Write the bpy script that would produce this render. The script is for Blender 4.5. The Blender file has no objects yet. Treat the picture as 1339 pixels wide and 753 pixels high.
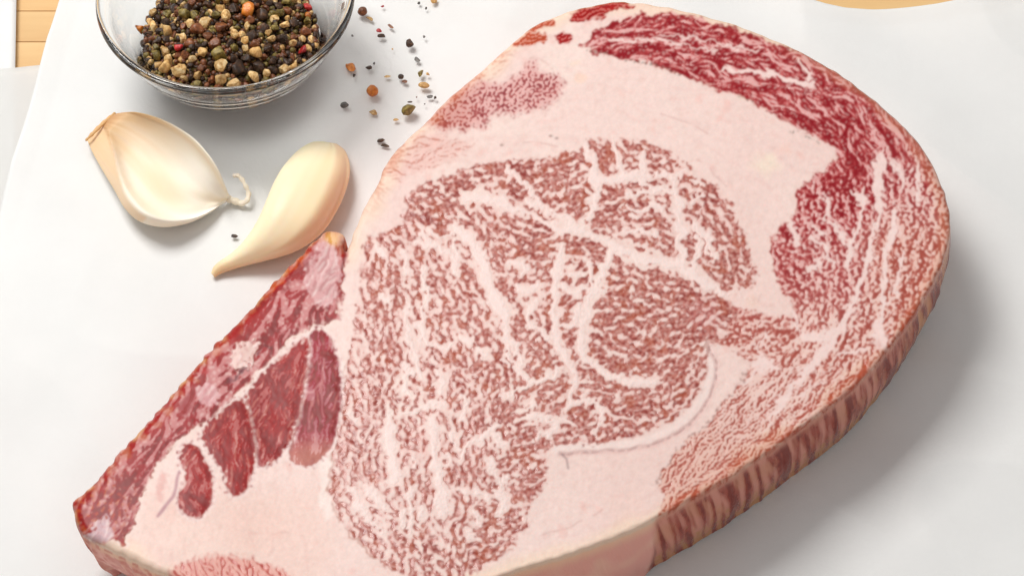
import bpy, bmesh, math, random
import numpy as np
from mathutils import Vector, Matrix, noise as mnoise

# ---------------------------------------------------------------- camera, light, exposure
S = bpy.context.scene; COL = S.collection
ELEV, DIST, HALF = math.radians(53), .70, .134          # looking down at the table, 27 cm across the frame
PW, PH = 1339., 753.
FPX = PW/2*DIST/HALF
CAM = np.array([0, -DIST*math.cos(ELEV), DIST*math.sin(ELEV)])
RIGHT = np.array([1., 0, 0]); UP = np.array([0, math.sin(ELEV), math.cos(ELEV)]); FWD = np.array([0, math.cos(ELEV), -math.sin(ELEV)])
cd = bpy.data.cameras.new('camera'); cam = bpy.data.objects.new('camera', cd); COL.objects.link(cam)
cd.sensor_width = 36; cd.lens = 36*FPX/PW; cd.clip_start = .01; cd.clip_end = 20
cam.location = CAM; cam.rotation_euler = (math.pi/2-ELEV, 0, 0); S.camera = cam
W = bpy.data.worlds.new('World'); S.world = W; W.use_nodes = True
bg = W.node_tree.nodes['Background']; bg.inputs[0].default_value = (1, .99, .975, 1); bg.inputs[1].default_value = .46
def area(name, loc, to, size, power, col=(1, 1, 1)):
    l = bpy.data.lights.new(name, 'AREA'); l.shape = 'RECTANGLE'; l.size, l.size_y = size; l.energy = power; l.color = col
    o = bpy.data.objects.new(name, l); COL.objects.link(o); o.location = loc
    o.rotation_euler = (Vector(to)-Vector(loc)).to_track_quat('-Z', 'Y').to_euler(); return o
area('window_light', (-.34, .34, .76), (.02, .03, 0), (.38, .42), 7.3, (1, .985, .96))
S.view_settings.view_transform = 'Standard'; S.view_settings.look = 'None'; S.view_settings.exposure = 0; S.view_settings.gamma = 1; S.view_settings.use_curve_mapping = False
S.cycles.use_denoising = True; S.cycles.max_bounces = 128; S.cycles.transmission_bounces = 128; S.cycles.glossy_bounces = 8; S.cycles.transparent_max_bounces = 12; S.cycles.diffuse_bounces = 5

def at(px, py, z=0.):
    """photo pixel (scalars or arrays) -> the point of height z seen there"""
    px, py, z = np.broadcast_arrays(np.asarray(px, float), np.asarray(py, float), np.asarray(z, float))
    d = FWD+((px-PW/2)/FPX)[..., None]*RIGHT-((py-PH/2)/FPX)[..., None]*UP
    t = (z-CAM[2])/d[..., 2]; return CAM+d*t[..., None]
def mpp(p): return float(np.dot(np.asarray(p)-CAM, FWD))/FPX     # metres per pixel at p

# ---------------------------------------------------------------- helpers
def srgb(r, g, b):
    f = lambda c: c/12.92 if c <= .04045 else ((c+.055)/1.055)**2.4
    return (f(r/255), f(g/255), f(b/255), 1)
def tag(o, label=None, cat=None, group=None, kind=None):
    if label: o['label'] = label
    if cat: o['category'] = cat
    if group: o['group'] = group
    if kind: o['kind'] = kind
    return o
def link(name, me, parent=None):
    o = bpy.data.objects.new(name, me); COL.objects.link(o)
    if parent: o.parent = parent
    return o
def empty(name, loc):
    o = bpy.data.objects.new(name, None); COL.objects.link(o); o.location = loc; o.empty_display_size = .01; return o
def mesh(name, v, f, mat, smooth=True):
    me = bpy.data.meshes.new(name); me.from_pydata([tuple(map(float, p)) for p in v], [], [tuple(map(int, q)) for q in f]); me.update()
    if smooth: me.polygons.foreach_set('use_smooth', np.ones(len(me.polygons), bool))
    if mat: me.materials.append(mat)
    return me
def npmesh(name, v, quads, mat):
    me = bpy.data.meshes.new(name); n, m = len(v), len(quads)
    me.vertices.add(n); me.vertices.foreach_set('co', np.ascontiguousarray(v, np.float32).ravel())
    me.loops.add(m*4); me.loops.foreach_set('vertex_index', np.ascontiguousarray(quads, np.int32).ravel())
    me.polygons.add(m); me.polygons.foreach_set('loop_start', np.arange(m, dtype=np.int32)*4)
    me.update(calc_edges=True); me.polygons.foreach_set('use_smooth', np.ones(m, bool))
    if mat: me.materials.append(mat)
    return me
def colattr(me, col, name='tint'):
    a = me.attributes.new(name, 'FLOAT_COLOR', 'POINT'); c = np.ones((len(col), 4), np.float32); c[:, :3] = col
    a.data.foreach_set('color', c.ravel())
def fattr(me, val, name):
    a = me.attributes.new(name, 'FLOAT', 'POINT'); a.data.foreach_set('value', np.ascontiguousarray(val, np.float32))
def material(name):
    m = bpy.data.materials.new(name); m.use_nodes = True; return m, m.node_tree.nodes, m.node_tree.links, m.node_tree.nodes['Principled BSDF']
def nz(n, l, scale, detail=4, rough=.55, vec=None, stretch=None):
    t = n.new('ShaderNodeTexNoise'); t.inputs['Scale'].default_value = scale; t.inputs['Detail'].default_value = detail; t.inputs['Roughness'].default_value = rough
    c = n.new('ShaderNodeTexCoord'); src = c.outputs['Object']
    if stretch:
        mp = n.new('ShaderNodeMapping'); mp.inputs['Scale'].default_value = stretch; l.new(src, mp.inputs[0]); src = mp.outputs[0]
    l.new(src, t.inputs['Vector']); return t
def ramp(n, l, fac, stops):
    r = n.new('ShaderNodeValToRGB'); e = r.color_ramp.elements
    while len(e) < len(stops): e.new(.5)
    for q, (p, c) in zip(e, stops): q.position = p; q.color = c
    l.new(fac, r.inputs[0]); return r
def bump(n, l, b, h, strength, dist):
    q = n.new('ShaderNodeBump'); q.inputs['Strength'].default_value = strength; q.inputs['Distance'].default_value = dist
    l.new(h, q.inputs['Height']); l.new(q.outputs[0], b.inputs['Normal']); return q

# ---------------------------------------------------------------- board and parchment
def wood_material():
    m, n, l, b = material('bamboo_wood')
    g = nz(n, l, 90, 6, .6, stretch=(.12, 1, 1)); g2 = nz(n, l, 16, 3, .5, stretch=(.25, 1, 1))
    oi = n.new('ShaderNodeObjectInfo')
    mx = n.new('ShaderNodeMix'); mx.data_type = 'RGBA'
    r = ramp(n, l, g.outputs[0], [(.3, srgb(206, 158, 98)), (.55, srgb(228, 188, 130)), (.75, srgb(238, 204, 150))])
    r2 = ramp(n, l, g2.outputs[0], [(.35, srgb(216, 168, 108)), (.65, srgb(236, 200, 144))])
    mx.inputs[0].default_value = .5; l.new(r.outputs[0], mx.inputs[6]); l.new(r2.outputs[0], mx.inputs[7])
    hs = n.new('ShaderNodeHueSaturation'); mr = n.new('ShaderNodeMapRange'); mr.inputs[3].default_value = .9; mr.inputs[4].default_value = 1.06
    l.new(oi.outputs['Random'], mr.inputs[0]); l.new(mr.outputs[0], hs.inputs['Value']); l.new(mx.outputs[2], hs.inputs['Color']); l.new(hs.outputs[0], b.inputs['Base Color'])
    b.inputs['Roughness'].default_value = .55; bump(n, l, b, g.outputs[0], .25, .0004); return m
WOOD = wood_material()
board = empty('wooden_table', (0, .05, -.0082)); tag(board, kind='structure')
def plank_mesh(L, w):
    bm = bmesh.new(); bmesh.ops.create_cube(bm, size=1)
    for v in bm.verts: v.co.x *= L; v.co.y *= w; v.co.z = v.co.z*.018-.009
    bmesh.ops.bevel(bm, geom=[e for e in bm.edges], offset=.0002, segments=2, affect='EDGES')
    me = bpy.data.meshes.new('plank'); bm.to_mesh(me); bm.free(); me.materials.append(WOOD); return me
PM = plank_mesh(.62, .01185)
for i in range(44):
    o = link('plank', PM, board); o.location = ((i*37 % 11-5)*.002, -.25+i*.012, -.0002*(i*7 % 3)/2)

def paper_material(name, tint, clear):
    m, n, l, b = material(name)
    fib = nz(n, l, 900, 5, .6); mot = nz(n, l, 45, 4, .6)
    r = ramp(n, l, mot.outputs[0], [(.3, tuple(c*.965 for c in tint[:3])+(1,)), (.7, tint)])
    l.new(r.outputs[0], b.inputs['Base Color']); b.inputs['Roughness'].default_value = .62; b.inputs['Specular IOR Level'].default_value = .3
    bump(n, l, b, fib.outputs[0], .25, .0003)
    tr = n.new('ShaderNodeBsdfTranslucent'); tr.inputs[0].default_value = (.94, .94, .93, 1); mx = n.new('ShaderNodeMixShader'); mx.inputs[0].default_value = clear
    out = n['Material Output'] if 'Material Output' in n else None
    l.new(b.outputs[0], mx.inputs[1]); l.new(tr.outputs[0], mx.inputs[2]); l.new(mx.outputs[0], out.inputs['Surface']); return m
PAPER = paper_material('parchment', srgb(246, 246, 245), .24)
THIN = paper_material('thin_parchment', srgb(243, 242, 240), .42)
def resample(pts, n):
    p = np.array(pts, float); d = np.r_[0, np.cumsum(np.hypot(*np.diff(p[:, :2], axis=0).T))]; t = np.linspace(0, d[-1], n)
    return np.stack([np.interp(t, d, p[:, k]) for k in range(p.shape[1])], 1)
def sheet(name, top, bottom, z, nu, nv, amp, label, seed, mat=None):
    """Coons-like sheet between a top edge and a bottom edge, both given as table points"""
    a, b = resample(top, nu), resample(bottom, nu); v = np.linspace(0, 1, nv)[:, None, None]
    g = a[None, :, :2]*(1-v)+b[None, :, :2]*v; pts = []
    for j in range(nv):
        for i in range(nu):
            x, y = g[j, i]; q = Vector((x*26+y*13+seed, y*9-x*9, seed))        # soft creases running down to the left
            h = mnoise.noise(q)*.6+mnoise.noise(Vector((x*34, y*34, seed+4)))*.25+.5*(abs(mnoise.noise(Vector((x*17+y*13, y*5-x*5, seed+9))))-.2)
            h += .55*(1-abs(mnoise.noise(Vector((x*15+y*22+seed, y*7-x*12, seed+2)))*2.2))          # a few sharper creases
            far = 1.
            for (cx, cy, r) in FLAT: far = min(far, max(0., (math.hypot(x-cx, y-cy)-r)/.035))
            e = min(i, nu-1-i, j, nv-1-j)/6.; lift = .0006*max(0, 1-e)
            pts.append((x, y, z+amp*h*(.10+.90*far)+lift))
    f = [(j*nu+i, (j+1)*nu+i, (j+1)*nu+i+1, j*nu+i+1) for j in range(nv-1) for i in range(nu-1)]
    o = link(name, mesh(name, pts, f, mat or PAPER)); md = o.modifiers.new('thickness', 'SOLIDIFY'); md.thickness = .00008; md.offset = -1
    return tag(o, label, 'paper')
FLAT = [(*at(px_, py_, 0)[:2], r_) for px_, py_, r_ in ((295,-10,.030),(215,225,.018),(370,270,.018),(800,330,.060),(510,100,.012))]
def P(px, py): return tuple(at(px, py, 0)[:2])
topA = [P(*p) for p in [(96,-70),(300,-52),(600,-34),(900,-20),(1010,-9),(1055,0),(1080,6),(1105,9.5),(1140,9.5),(1180,7.5),(1225,5.5),(1262,1.5),(1290,-2),(1339,-12),(1500,-40)]]
botA = [P(-190,940), P(400,960), P(1000,960), P(1560,940)]
sheet('parchment_sheet', topA, botA, -.0012, 320, 240, .0034, 'large white parchment sheet lying directly under the steak and bowl', 3.1)
topB = [P(*p) for p in [(860,-46),(1000,-14),(1100,8),(1152,21),(1202,34),(1270,46),(1339,57),(1480,88)]]
sheet('parchment_sheet', topB, [P(600,930), P(1700,930)], -.0052, 60, 60, .0004, 'lower parchment sheet showing at the top right behind the steak', 11.7, THIN)
topC = [P(*p) for p in [(-160,70),(0,74),(14,73),(40,70),(75,67),(150,66),(340,60)]]
sheet('parchment_sheet', topC, [P(-260,800), P(240,800)], -.0060, 60, 60, .0004, 'lower parchment sheet whose straight edge crosses below the bare wood at left', 21.3, THIN)
topD = [P(*p) for p in [(-170,-70),(-60,-66),(18,-62)]]
sheet('parchment_sheet', topD, [P(-170,640), P(-60,640), P(5,640)], -.0068, 24, 60, .0003, 'narrow parchment strip left of the bare wood at the left edge', 31.9)
# ---------------------------------------------------------------- steak cut-face pattern (numpy)
import numpy as np
FX0, FY0, FX1, FY1 = 80, -4, 1256, 836       # field extent in photo pixels, 1 px steps
NX, NY = FX1-FX0+1, FY1-FY0+1
_gx, _gy = np.meshgrid(np.arange(FX0, FX1+1, dtype=np.float32), np.arange(FY0, FY1+1, dtype=np.float32))
rng = np.random.default_rng(7)
PY, PX = 1024, 1280
_fy = np.fft.fftfreq(PY)[:, None].astype(np.float32); _fx = np.fft.fftfreq(PX)[None, :].astype(np.float32)
def white(): return np.fft.fft2(rng.standard_normal((PY, PX)).astype(np.float32)).astype(np.complex64)
def norm(a):
    a = a - a.mean(); return (a/a.std()).astype(np.float32)
def blurnoise(lam):
    """isotropic noise whose blobs are about lam px"""
    f2 = _fx**2+_fy**2; f0 = 1/lam
    return norm(np.fft.ifft2(white()*np.exp(-0.5*f2/(f0*0.5)**2)).real)[:NY, :NX]
def bandnoise(lam, bw=.35):
    f = np.sqrt(_fx**2+_fy**2); f0 = 1/lam
    return norm(np.fft.ifft2(white()*np.exp(-0.5*((f-f0)/(f0*bw))**2)).real)[:NY, :NX]
def flownoise(ang, lam, along, K=10, bw=.4, bump=True):
    """noise stretched along the angle field ang (radians, image space): lam px across, along px along"""
    W = white(); f0 = 1/lam; out = np.zeros((NY, NX), np.float32); wt = np.zeros((NY, NX), np.float32)
    t = np.mod(ang, np.pi)/np.pi*K
    for k in range(K):
        a = k*np.pi/K; c, s = np.cos(a), np.sin(a)
        u = _fx*c+_fy*s; v = -_fx*s+_fy*c
        S = np.exp(-0.5*((np.abs(v)-f0)/(f0*bw))**2)*np.exp(-0.5*(u*along*1.6)**2)
        n = norm(np.fft.ifft2(W*S).real)[:NY, :NX]
        d = np.abs(t-k); d = np.minimum(d, K-d); w = np.clip(1-d, 0, 1)
        out += w*n; wt += w*w
    return out/np.sqrt(np.maximum(wt, .3))
def sm(a, b, x):
    t = np.clip((x-a)/(b-a), 0, 1); return t*t*(3-2*t)
def box(pts, m):
    xs = [p[0] for p in pts]; ys = [p[1] for p in pts]
    i0 = max(0, int(min(xs)-m)-FX0); i1 = min(NX, int(max(xs)+m)-FX0+1)
    j0 = max(0, int(min(ys)-m)-FY0); j1 = min(NY, int(max(ys)+m)-FY0+1)
    return slice(j0, max(j0, j1)), slice(i0, max(i0, i1))
def segdist(X, Y, pts, closed):
    d2 = np.full(X.shape, 1e9, np.float32); n = len(pts)
    for i in range(n if closed else n-1):
        ax, ay = pts[i]; bx, by = pts[(i+1) % n]
        dx, dy = bx-ax, by-ay; L = dx*dx+dy*dy+1e-9
        t = np.clip(((X-ax)*dx+(Y-ay)*dy)/L, 0, 1)
        d2 = np.minimum(d2, (X-ax-t*dx)**2+(Y-ay-t*dy)**2)
    return np.sqrt(d2)
def sdf(pts, X, Y, m=60):
    """signed distance, positive inside; -m beyond the box"""
    out = np.full(X.shape, -float(m), np.float32); b = box(pts, m); x, y = X[b], Y[b]
    d = segdist(x, y, pts, True); ins = np.zeros(x.shape, bool); n = len(pts)
    for i in range(n):
        ax, ay = pts[i]; bx, by = pts[(i+1) % n]
        if ay == by: continue
        c = ((ay > y) != (by > y)) & (x < (bx-ax)*(y-ay)/(by-ay)+ax); ins ^= c
    out[b] = np.where(ins, d, -np.minimum(d, m)); return out
def pdist(pts, X, Y, m=40):
    out = np.full(X.shape, float(m), np.float32); b = box(pts, m)
    out[b] = np.minimum(segdist(X[b], Y[b], pts, False), m); return out
def rounded(pts, it=2):
    for _ in range(it):
        q = []
        for i in range(len(pts)):
            a, b = pts[i], pts[(i+1) % len(pts)]
            q += [(a[0]*.75+b[0]*.25, a[1]*.75+b[1]*.25), (a[0]*.25+b[0]*.75, a[1]*.25+b[1]*.75)]
        pts = q
    return pts
def rounded_open(pts, it=2):
    for _ in range(it):
        q = [pts[0]]
        for a, b in zip(pts, pts[1:]):
            q += [(a[0]*.75+b[0]*.25, a[1]*.75+b[1]*.25), (a[0]*.25+b[0]*.75, a[1]*.25+b[1]*.75)]
        pts = q+[pts[-1]]
    return pts
def idw(pts, vals, X, Y, p=2.0, soft=25.):
    num = 0; den = 0
    for (x, y), v in zip(pts, vals):
        w = 1/((X-x)**2+(Y-y)**2+soft*soft)**(p/2); num = num+w*v; den = den+w
    return (num/den).astype(np.float32)
def angfield(ctrl, X, Y):
    c = idw([(a, b) for a, b, _ in ctrl], [np.cos(2*np.radians(t)) for _, _, t in ctrl], X, Y, 3)
    s = idw([(a, b) for a, b, _ in ctrl], [np.sin(2*np.radians(t)) for _, _, t in ctrl], X, Y, 3)
    return 0.5*np.arctan2(s, c)
def blocks(X, Y, cell, seed):
    """distance (px) to the nearest border between irregular blocks about cell px across"""
    r = np.random.default_rng(seed); nx, ny = int(1400/cell)+4, int(960/cell)+4; jx = r.random((ny, nx)).astype(np.float32); jy = r.random((ny, nx)).astype(np.float32)
    cx = np.floor(X/cell).astype(int); cy = np.floor((Y+20)/cell).astype(int); d1 = np.full(X.shape, 1e9, np.float32); d2 = d1.copy()
    for j in (-1, 0, 1):
        for i in (-1, 0, 1):
            a, b = np.clip(cx+i, 0, nx-1), np.clip(cy+j, 0, ny-1)
            d = np.hypot(X-(cx+i+jx[b, a])*cell, Y+20-(cy+j+jy[b, a])*cell); d2 = np.where(d < d1, d1, np.minimum(d2, d)); d1 = np.minimum(d1, d)
    return (d2-d1)*.5
def lin(c):
    c = np.asarray(c, np.float32)/255.; return np.where(c <= .04045, c/12.92, ((c+.055)/1.055)**2.4).astype(np.float32)

OUTLINE = [(95,664),(97,654),(106,648),(122,634),(142,610),(165,583),(190,558),(215,528),(240,499),(265,470),(285,447),(300,433),(325,409),(350,380),(375,352),(398,331),(413,313),(424,305),(436,302),(447,305),(452,312),(449,322),(452,332),(457,322),(463,304),(471,285),(479,268),(490,248),(497,236),(501,222),(515,200),(535,180),(552,166),(563,155),(580,135),(602,117),(625,98),(645,80),(668,59),(685,44),(702,33),(722,24),(750,14),(780,7),(808,3),(840,5),(870,10),(900,16),(930,24),(960,33),(990,44),(1020,56),(1050,70),(1080,87),(1110,106),(1140,129),(1165,150),(1190,174),(1206,194),(1218,213),(1229,237),(1237,258),(1242,280),(1243,300),(1240,322),(1232,346),(1222,368),(1210,389),(1197,410),(1180,435),(1160,460),(1140,485),(1115,509),(1090,529),(1060,551),(1030,574),(1000,595),(970,615),(940,634),(910,651),(880,667),(858,679),(835,691),(800,706),(760,721),(720,734),(685,744),(650,757),(600,777),(540,794),(470,802),(400,800),(330,792),(270,777),(215,754),(170,732),(140,717),(112,704),(100,688)]
EYE = [(474,316),(484,306),(505,302),(520,297),(528,275),(532,254),(546,241),(571,235),(590,227),(616,216),(645,212),(673,209),(708,207),(737,201),(763,194),(764,181),(776,180),(790,183),(805,182),(832,181),(850,186),(864,191),(880,201),(896,213),(908,226),(934,240),(950,259),(963,278),(975,310),(983,338),(990,360),(990,374),(972,379),(953,378),(945,384),(950,392),(960,402),(962,420),(950,440),(938,452),(930,452),(926,470),(924,492),(914,515),(897,537),(868,556),(830,571),(790,580),(760,585),(735,583),(722,588),(716,596),(712,606),(718,614),(716,628),(708,640),(702,650),(693,668),(690,690),(676,708),(662,722),(645,733),(631,741),(610,756),(580,762),(545,758),(510,746),(481,722),(458,696),(440,672),(432,648),(430,625),(434,595),(438,570),(443,535),(448,492),(455,460),(464,425),(468,380),(470,345)]
CAP = [(759,63),(769,49),(788,34),(809,25),(837,20),(865,16),(900,19),(935,29),(967,39),(1000,50),(1030,62),(1060,72),(1100,90),(1160,135),(1220,190),(1262,290),(1250,360),(1200,425),(1140,500),(1060,570),(960,640),(862,688),(858,680),(864,662),(868,645),(858,634),(868,611),(884,591),(902,570),(917,562),(941,533),(959,508),(976,484),(984,474),(962,460),(945,452),(930,446),(920,430),(918,410),(925,394),(941,393),(969,402),(997,412),(1028,412),(1040,408),(1034,392),(1022,386),(1013,361),(1008,333),(1008,309),(1024,294),(1034,284),(1044,279),(1037,268),(1044,247),(1058,235),(1078,224),(1094,206),(1091,190),(1061,176),(1032,161),(996,143),(967,126),(932,115),(898,101),(883,96),(865,87),(818,79),(790,72)]
NECK = [(564,159),(579,145),(594,134),(608,124),(629,105),(645,112),(658,110),(677,100),(690,95),(697,86),(706,94),(731,99),(736,110),(727,126),(704,140),(674,152),(650,147),(636,155),(624,162),(605,169),(580,166)]
FAINT = [(508,228),(525,205),(548,174),(575,172),(600,182),(624,188),(606,204),(580,214),(560,226),(536,232),(524,244)]
RIMS = [[(741,20),(746,30),(768,30),(785,23),(802,15),(832,8),(836,3),(805,-1),(768,7)],
        [(726,50),(729,45),(738,43),(748,46),(753,51),(745,56),(731,58)],
        [(666,61),(676,50),(688,42),(700,41),(714,46),(718,53),(700,58),(680,62)],
        [(684,40),(700,30),(726,23),(730,31),(714,38),(698,41)]]
RIB = [(88,668),(92,648),(120,628),(165,578),(240,492),(300,425),(350,372),(398,322),(424,297),(452,300),(454,330),(450,350),(446,390),(440,418),(421,421),(394,431),(366,457),(339,483),(313,510),(294,531),(260,555),(233,574),(203,608),(191,632),(182,662),(172,690),(160,708),(130,710),(100,700)]
FING = [[(407,437),(421,431),(432,445),(440,470),(444,500),(443,530),(438,560),(430,585),(418,600),(400,606),(388,606),(380,598),(384,570),(391,530),(397,498),(402,468)],
        [(322,518),(345,490),(371,466),(394,448),(403,440),(400,468),(396,498),(388,540),(380,570),(372,585),(360,597),(348,607),(339,607),(333,597),(330,573),(325,545)],
        [(262,566),(290,541),(314,521),(320,530),(325,548),(329,572),(331,600),(328,620),(320,638),(308,647),(300,641),(297,622),(288,604),(274,586)],
        [(243,581),(252,582),(262,592),(270,608),(277,632),(275,655),(264,671),(251,675),(240,667),(235,655),(236,642),(244,633),(246,616),(239,608),(238,592)]]
BELLY = [(215,756),(228,738),(250,729),(291,723),(331,728),(362,741),(388,757),(405,785),(330,800),(250,785)]
LUMPS = [[(299,462),(308,452),(322,447),(338,446),(340,456),(332,464),(333,474),(318,480),(312,488),(303,482)],
         [(256,505),(266,498),(278,502),(288,510),(287,520),(278,530),(264,527),(258,516)],
         [(106,704),(114,696),(126,690),(132,676),(138,668),(143,684),(150,700),(146,709),(124,711)],
         [(405,330),(425,312),(445,330),(446,380),(432,405),(412,398),(400,375),(396,350)]]
# fat seams: (points, width)
EYESEAMS = [([(766,188),(774,204),(778,222),(781,245),(777,266),(769,286)],9),([(800,178),(806,195),(811,212),(813,234)],6),([(780,240),(800,238),(816,232)],6),
 ([(612,258),(636,258),(660,268),(690,277),(712,288),(735,298),(762,303),(790,314),(815,324),(832,340),(880,344),(905,356),(921,371),(950,384),(990,386)],15),
 ([(690,262),(705,272),(722,278),(745,290)],12),([(880,232),(884,260),(888,280),(892,305),(894,345)],8),
 ([(598,300),(612,312),(626,330),(632,352),(640,375),(652,398),(662,415)],15),([(628,325),(636,350),(646,375)],10),
 ([(734,322),(730,345),(728,365),(726,393),(726,420),(728,450),(742,470),(753,484),(749,505),(745,530)],9),
 ([(802,325),(795,340),(789,357),(778,379),(766,402),(765,420),(764,444),(757,465),(775,474),(788,487),(808,495),(833,502),(858,497)],9),
 ([(742,532),(760,525),(772,520),(786,532),(788,556),(776,566)],7),([(690,240),(697,252),(700,268)],8),
 ([(510,540),(511,572),(515,597),(519,620)],11),([(565,548),(568,583),(571,612),(580,637),(582,664)],12),([(606,520),(609,548)],8),([(530,541),(556,530),(580,528)],8),
 ([(596,315),(596,352)],8),([(525,330),(533,342),(534,352)],9),([(556,390),(553,432),(548,450)],8),([(548,300),(565,320)],6),
 ([(668,222),(676,236),(688,244)],6),([(840,205),(838,230),(846,245),(880,250)],5),([(700,395),(690,412),(700,430),(720,440)],6),
 ([(660,440),(668,470),(690,500)],6),([(460,640),(470,665),(480,680)],9),([(600,600),(612,580),(628,575)],6),([(535,640),(540,670),(536,700)],8),([(640,610),(655,625),(652,640)],6),
 ([(860,270),(840,275),(822,272)],5),([(815,300),(842,300),(860,306)],5),([(905,290),(925,310),(935,335)],5),([(905,355),(915,330),(912,310)],5),([(770,345),(775,375)],5)]
EYESEAMS += [([(545,318),(563,322),(580,323),(594,336),(597,356)],9),([(495,325),(503,338)],8),([(560,300),(575,308),(590,308)],5),([(553,350),(556,376),(560,398)],6),([(530,393),(534,405),(527,425)],8),([(500,385),(508,396)],6),
 ([(666,346),(680,342),(692,350),(684,356)],7),([(680,376),(690,384),(701,380),(705,372)],8),([(694,395),(694,412),(690,425)],6),([(748,357),(762,360)],6),([(735,378),(760,382),(788,376)],8),([(757,395),(758,412),(752,424)],6),([(735,425),(750,422)],6),([(638,380),(643,390),(650,402),(660,424),(664,445)],9),
 ([(533,430),(538,450),(545,470),(548,492)],9),([(548,425),(558,445),(575,455),(590,450)],7),([(530,475),(535,490),(527,505),(535,515)],9),([(458,540),(467,552)],9),([(570,485),(580,495),(575,510)],7),([(606,440),(614,448)],7),([(628,460),(633,468)],7),([(660,470),(664,478)],7),
 ([(662,442),(675,455),(682,470),(678,485),(690,495)],8),([(655,520),(680,507),(700,500),(715,495),(735,480)],5),([(690,532),(700,530)],5),([(690,545),(715,545),(730,552),(725,565),(702,570)],7),([(735,550),(750,555)],6),([(632,575),(640,560),(655,555)],8),
 ([(508,560),(510,600),(516,628)],13),([(567,565),(569,610),(574,632),(577,674)],13),([(541,600),(541,610)],7),([(480,640),(496,650),(505,665)],9),([(470,652),(474,662)],12),([(480,672),(494,684),(500,700)],9),([(550,666),(551,678)],8),([(528,668),(528,684)],6),([(604,640),(610,646)],10),
 ([(590,562),(597,575),(600,585)],8),([(625,642),(636,652)],12),([(622,670),(628,682)],9),([(655,645),(662,658),(655,668)],9),([(645,570),(660,582)],8),([(640,604),(647,608)],7),([(660,622),(664,630)],7),([(612,695),(620,703)],8),([(586,595),(589,606)],5),
 ([(782,236),(800,236),(818,232),(840,228),(852,232)],7),([(822,253),(845,254),(860,250)],5),([(855,265),(866,272)],8),([(824,282),(832,286)],7),([(889,262),(889,300),(891,336)],10),([(860,226),(880,230),(895,226)],5),([(905,236),(916,244)],5),([(905,262),(920,256)],5),([(918,300),(930,312),(925,330)],5)]
CAPSEAMS = [([(1153,205),(1149,243),(1151,278),(1142,302),(1137,333),(1128,361),(1117,392),(1104,422),(1083,443),(1050,442)],7),
 ([(1112,252),(1126,258),(1130,268),(1126,290),(1116,313),(1108,342)],6),([(1169,283),(1163,313),(1158,347),(1154,378),(1157,405),(1147,429),(1150,448),(1164,462)],7),
 ([(1104,424),(1086,450),(1071,472),(1045,498),(1028,522),(1010,543),(997,566)],7),([(945,91),(985,93),(1018,100),(1040,110),(1062,111)],6),([(1046,82),(1052,92),(1060,104)],7),
 ([(1010,396),(1042,404),(1043,438)],5),([(795,52),(830,55),(870,52),(905,62),(940,66)],3),([(860,48),(905,48),(950,60),(990,66)],3),
 ([(1062,312),(1076,318),(1090,350)],5),([(1082,262),(1080,290)],4),([(1180,330),(1172,360),(1170,390)],4),([(1195,205),(1203,235),(1200,262)],6),([(1170,210),(1180,232),(1182,250)],4),
 ([(960,505),(985,490),(1010,470)],5),([(1000,440),(985,455),(1000,470)],5),([(1040,520),(1055,510),(1075,500)],4)]
CAPSEAMS += [([(1122,252),(1129,274),(1124,292),(1114,311),(1112,340)],8),([(1146,217),(1149,252),(1151,277),(1144,297),(1138,316),(1136,344)],9),([(1171,277),(1169,304),(1159,329),(1156,356)],9),([(1082,260),(1080,276)],6),([(1085,292),(1098,300),(1104,318)],6),([(1030,288),(1040,306),(1044,322)],6),([(1064,297),(1078,306)],5),([(1060,352),(1072,340)],9),([(1198,215),(1202,240),(1200,262)],8),([(1164,213),(1172,226)],6),
 ([(1047,437),(1079,443),(1104,425),(1114,400)],10),([(1079,452),(1069,472),(1044,492),(1037,509),(1017,529)],10),([(1148,425),(1153,454)],12),([(985,478),(1000,474),(1012,480)],12),([(1099,464),(1125,458)],6)]
SKIN = [(733,594),(760,590),(800,591),(840,585),(870,575),(895,560),(915,542),(930,515),(938,490),(936,470),(928,456)]
VEIN = [(234,617),(231,634),(222,655),(206,675)]
EYEEDGE = [(452,478),(447,505),(440,560),(433,595),(429,630),(434,664),(456,695),(481,722),(500,740)]
CAPEDGE = [(857,636),(868,611),(884,591),(902,570),(917,562),(941,533),(959,508),(976,484)]
GREYDOTS = [([(818,79),(850,84),(866,87),(884,96),(890,99)],2.2),([(1034,173),(1043,173)],2.5),([(1052,178),(1072,187)],1.6),([(768,66),(800,72)],2),([(966,127),(984,133)],2)]
ANG = [(480,340,80),(500,400,70),(480,480,95),(450,560,95),(455,640,80),(490,700,50),(560,720,62),(520,600,90),(600,620,80),(640,700,-35),(680,690,-15),(680,640,5),(640,560,-75),(700,560,-20),(760,560,-15),
 (560,330,55),(520,280,20),(600,240,15),(680,240,-5),(740,240,-25),(790,210,70),(840,220,5),(840,280,5),(900,240,30),(930,290,45),(960,350,60),(900,320,60),(760,370,-30),(700,350,-20),(640,300,60),(690,420,80),(600,420,55),(560,480,75),(650,500,-80),
 (840,380,20),(860,430,-15),(900,410,-10),(930,420,-20),(800,460,20),(850,490,10),(820,540,-12),(880,530,-35),(910,490,-65),
 (800,45,-12),(860,40,-3),(940,60,15),(1000,100,25),(1080,130,35),(1140,180,60),(1120,250,60),(1180,240,80),(1210,280,85),(1200,340,100),(1170,380,105),(1040,340,45),(1080,370,80),(1090,290,70),(1100,440,115),(1150,460,125),(1060,500,130),(990,530,130),(930,590,135),(900,640,125),(1000,440,150),(960,420,30),
 (600,150,-30),(680,120,-35),(560,200,-15),(410,520,-68),(355,550,-72),(310,590,75),(255,630,75),(300,480,-48),(200,580,-48),(130,660,-60),(410,360,-50),(300,750,60)]

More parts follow.
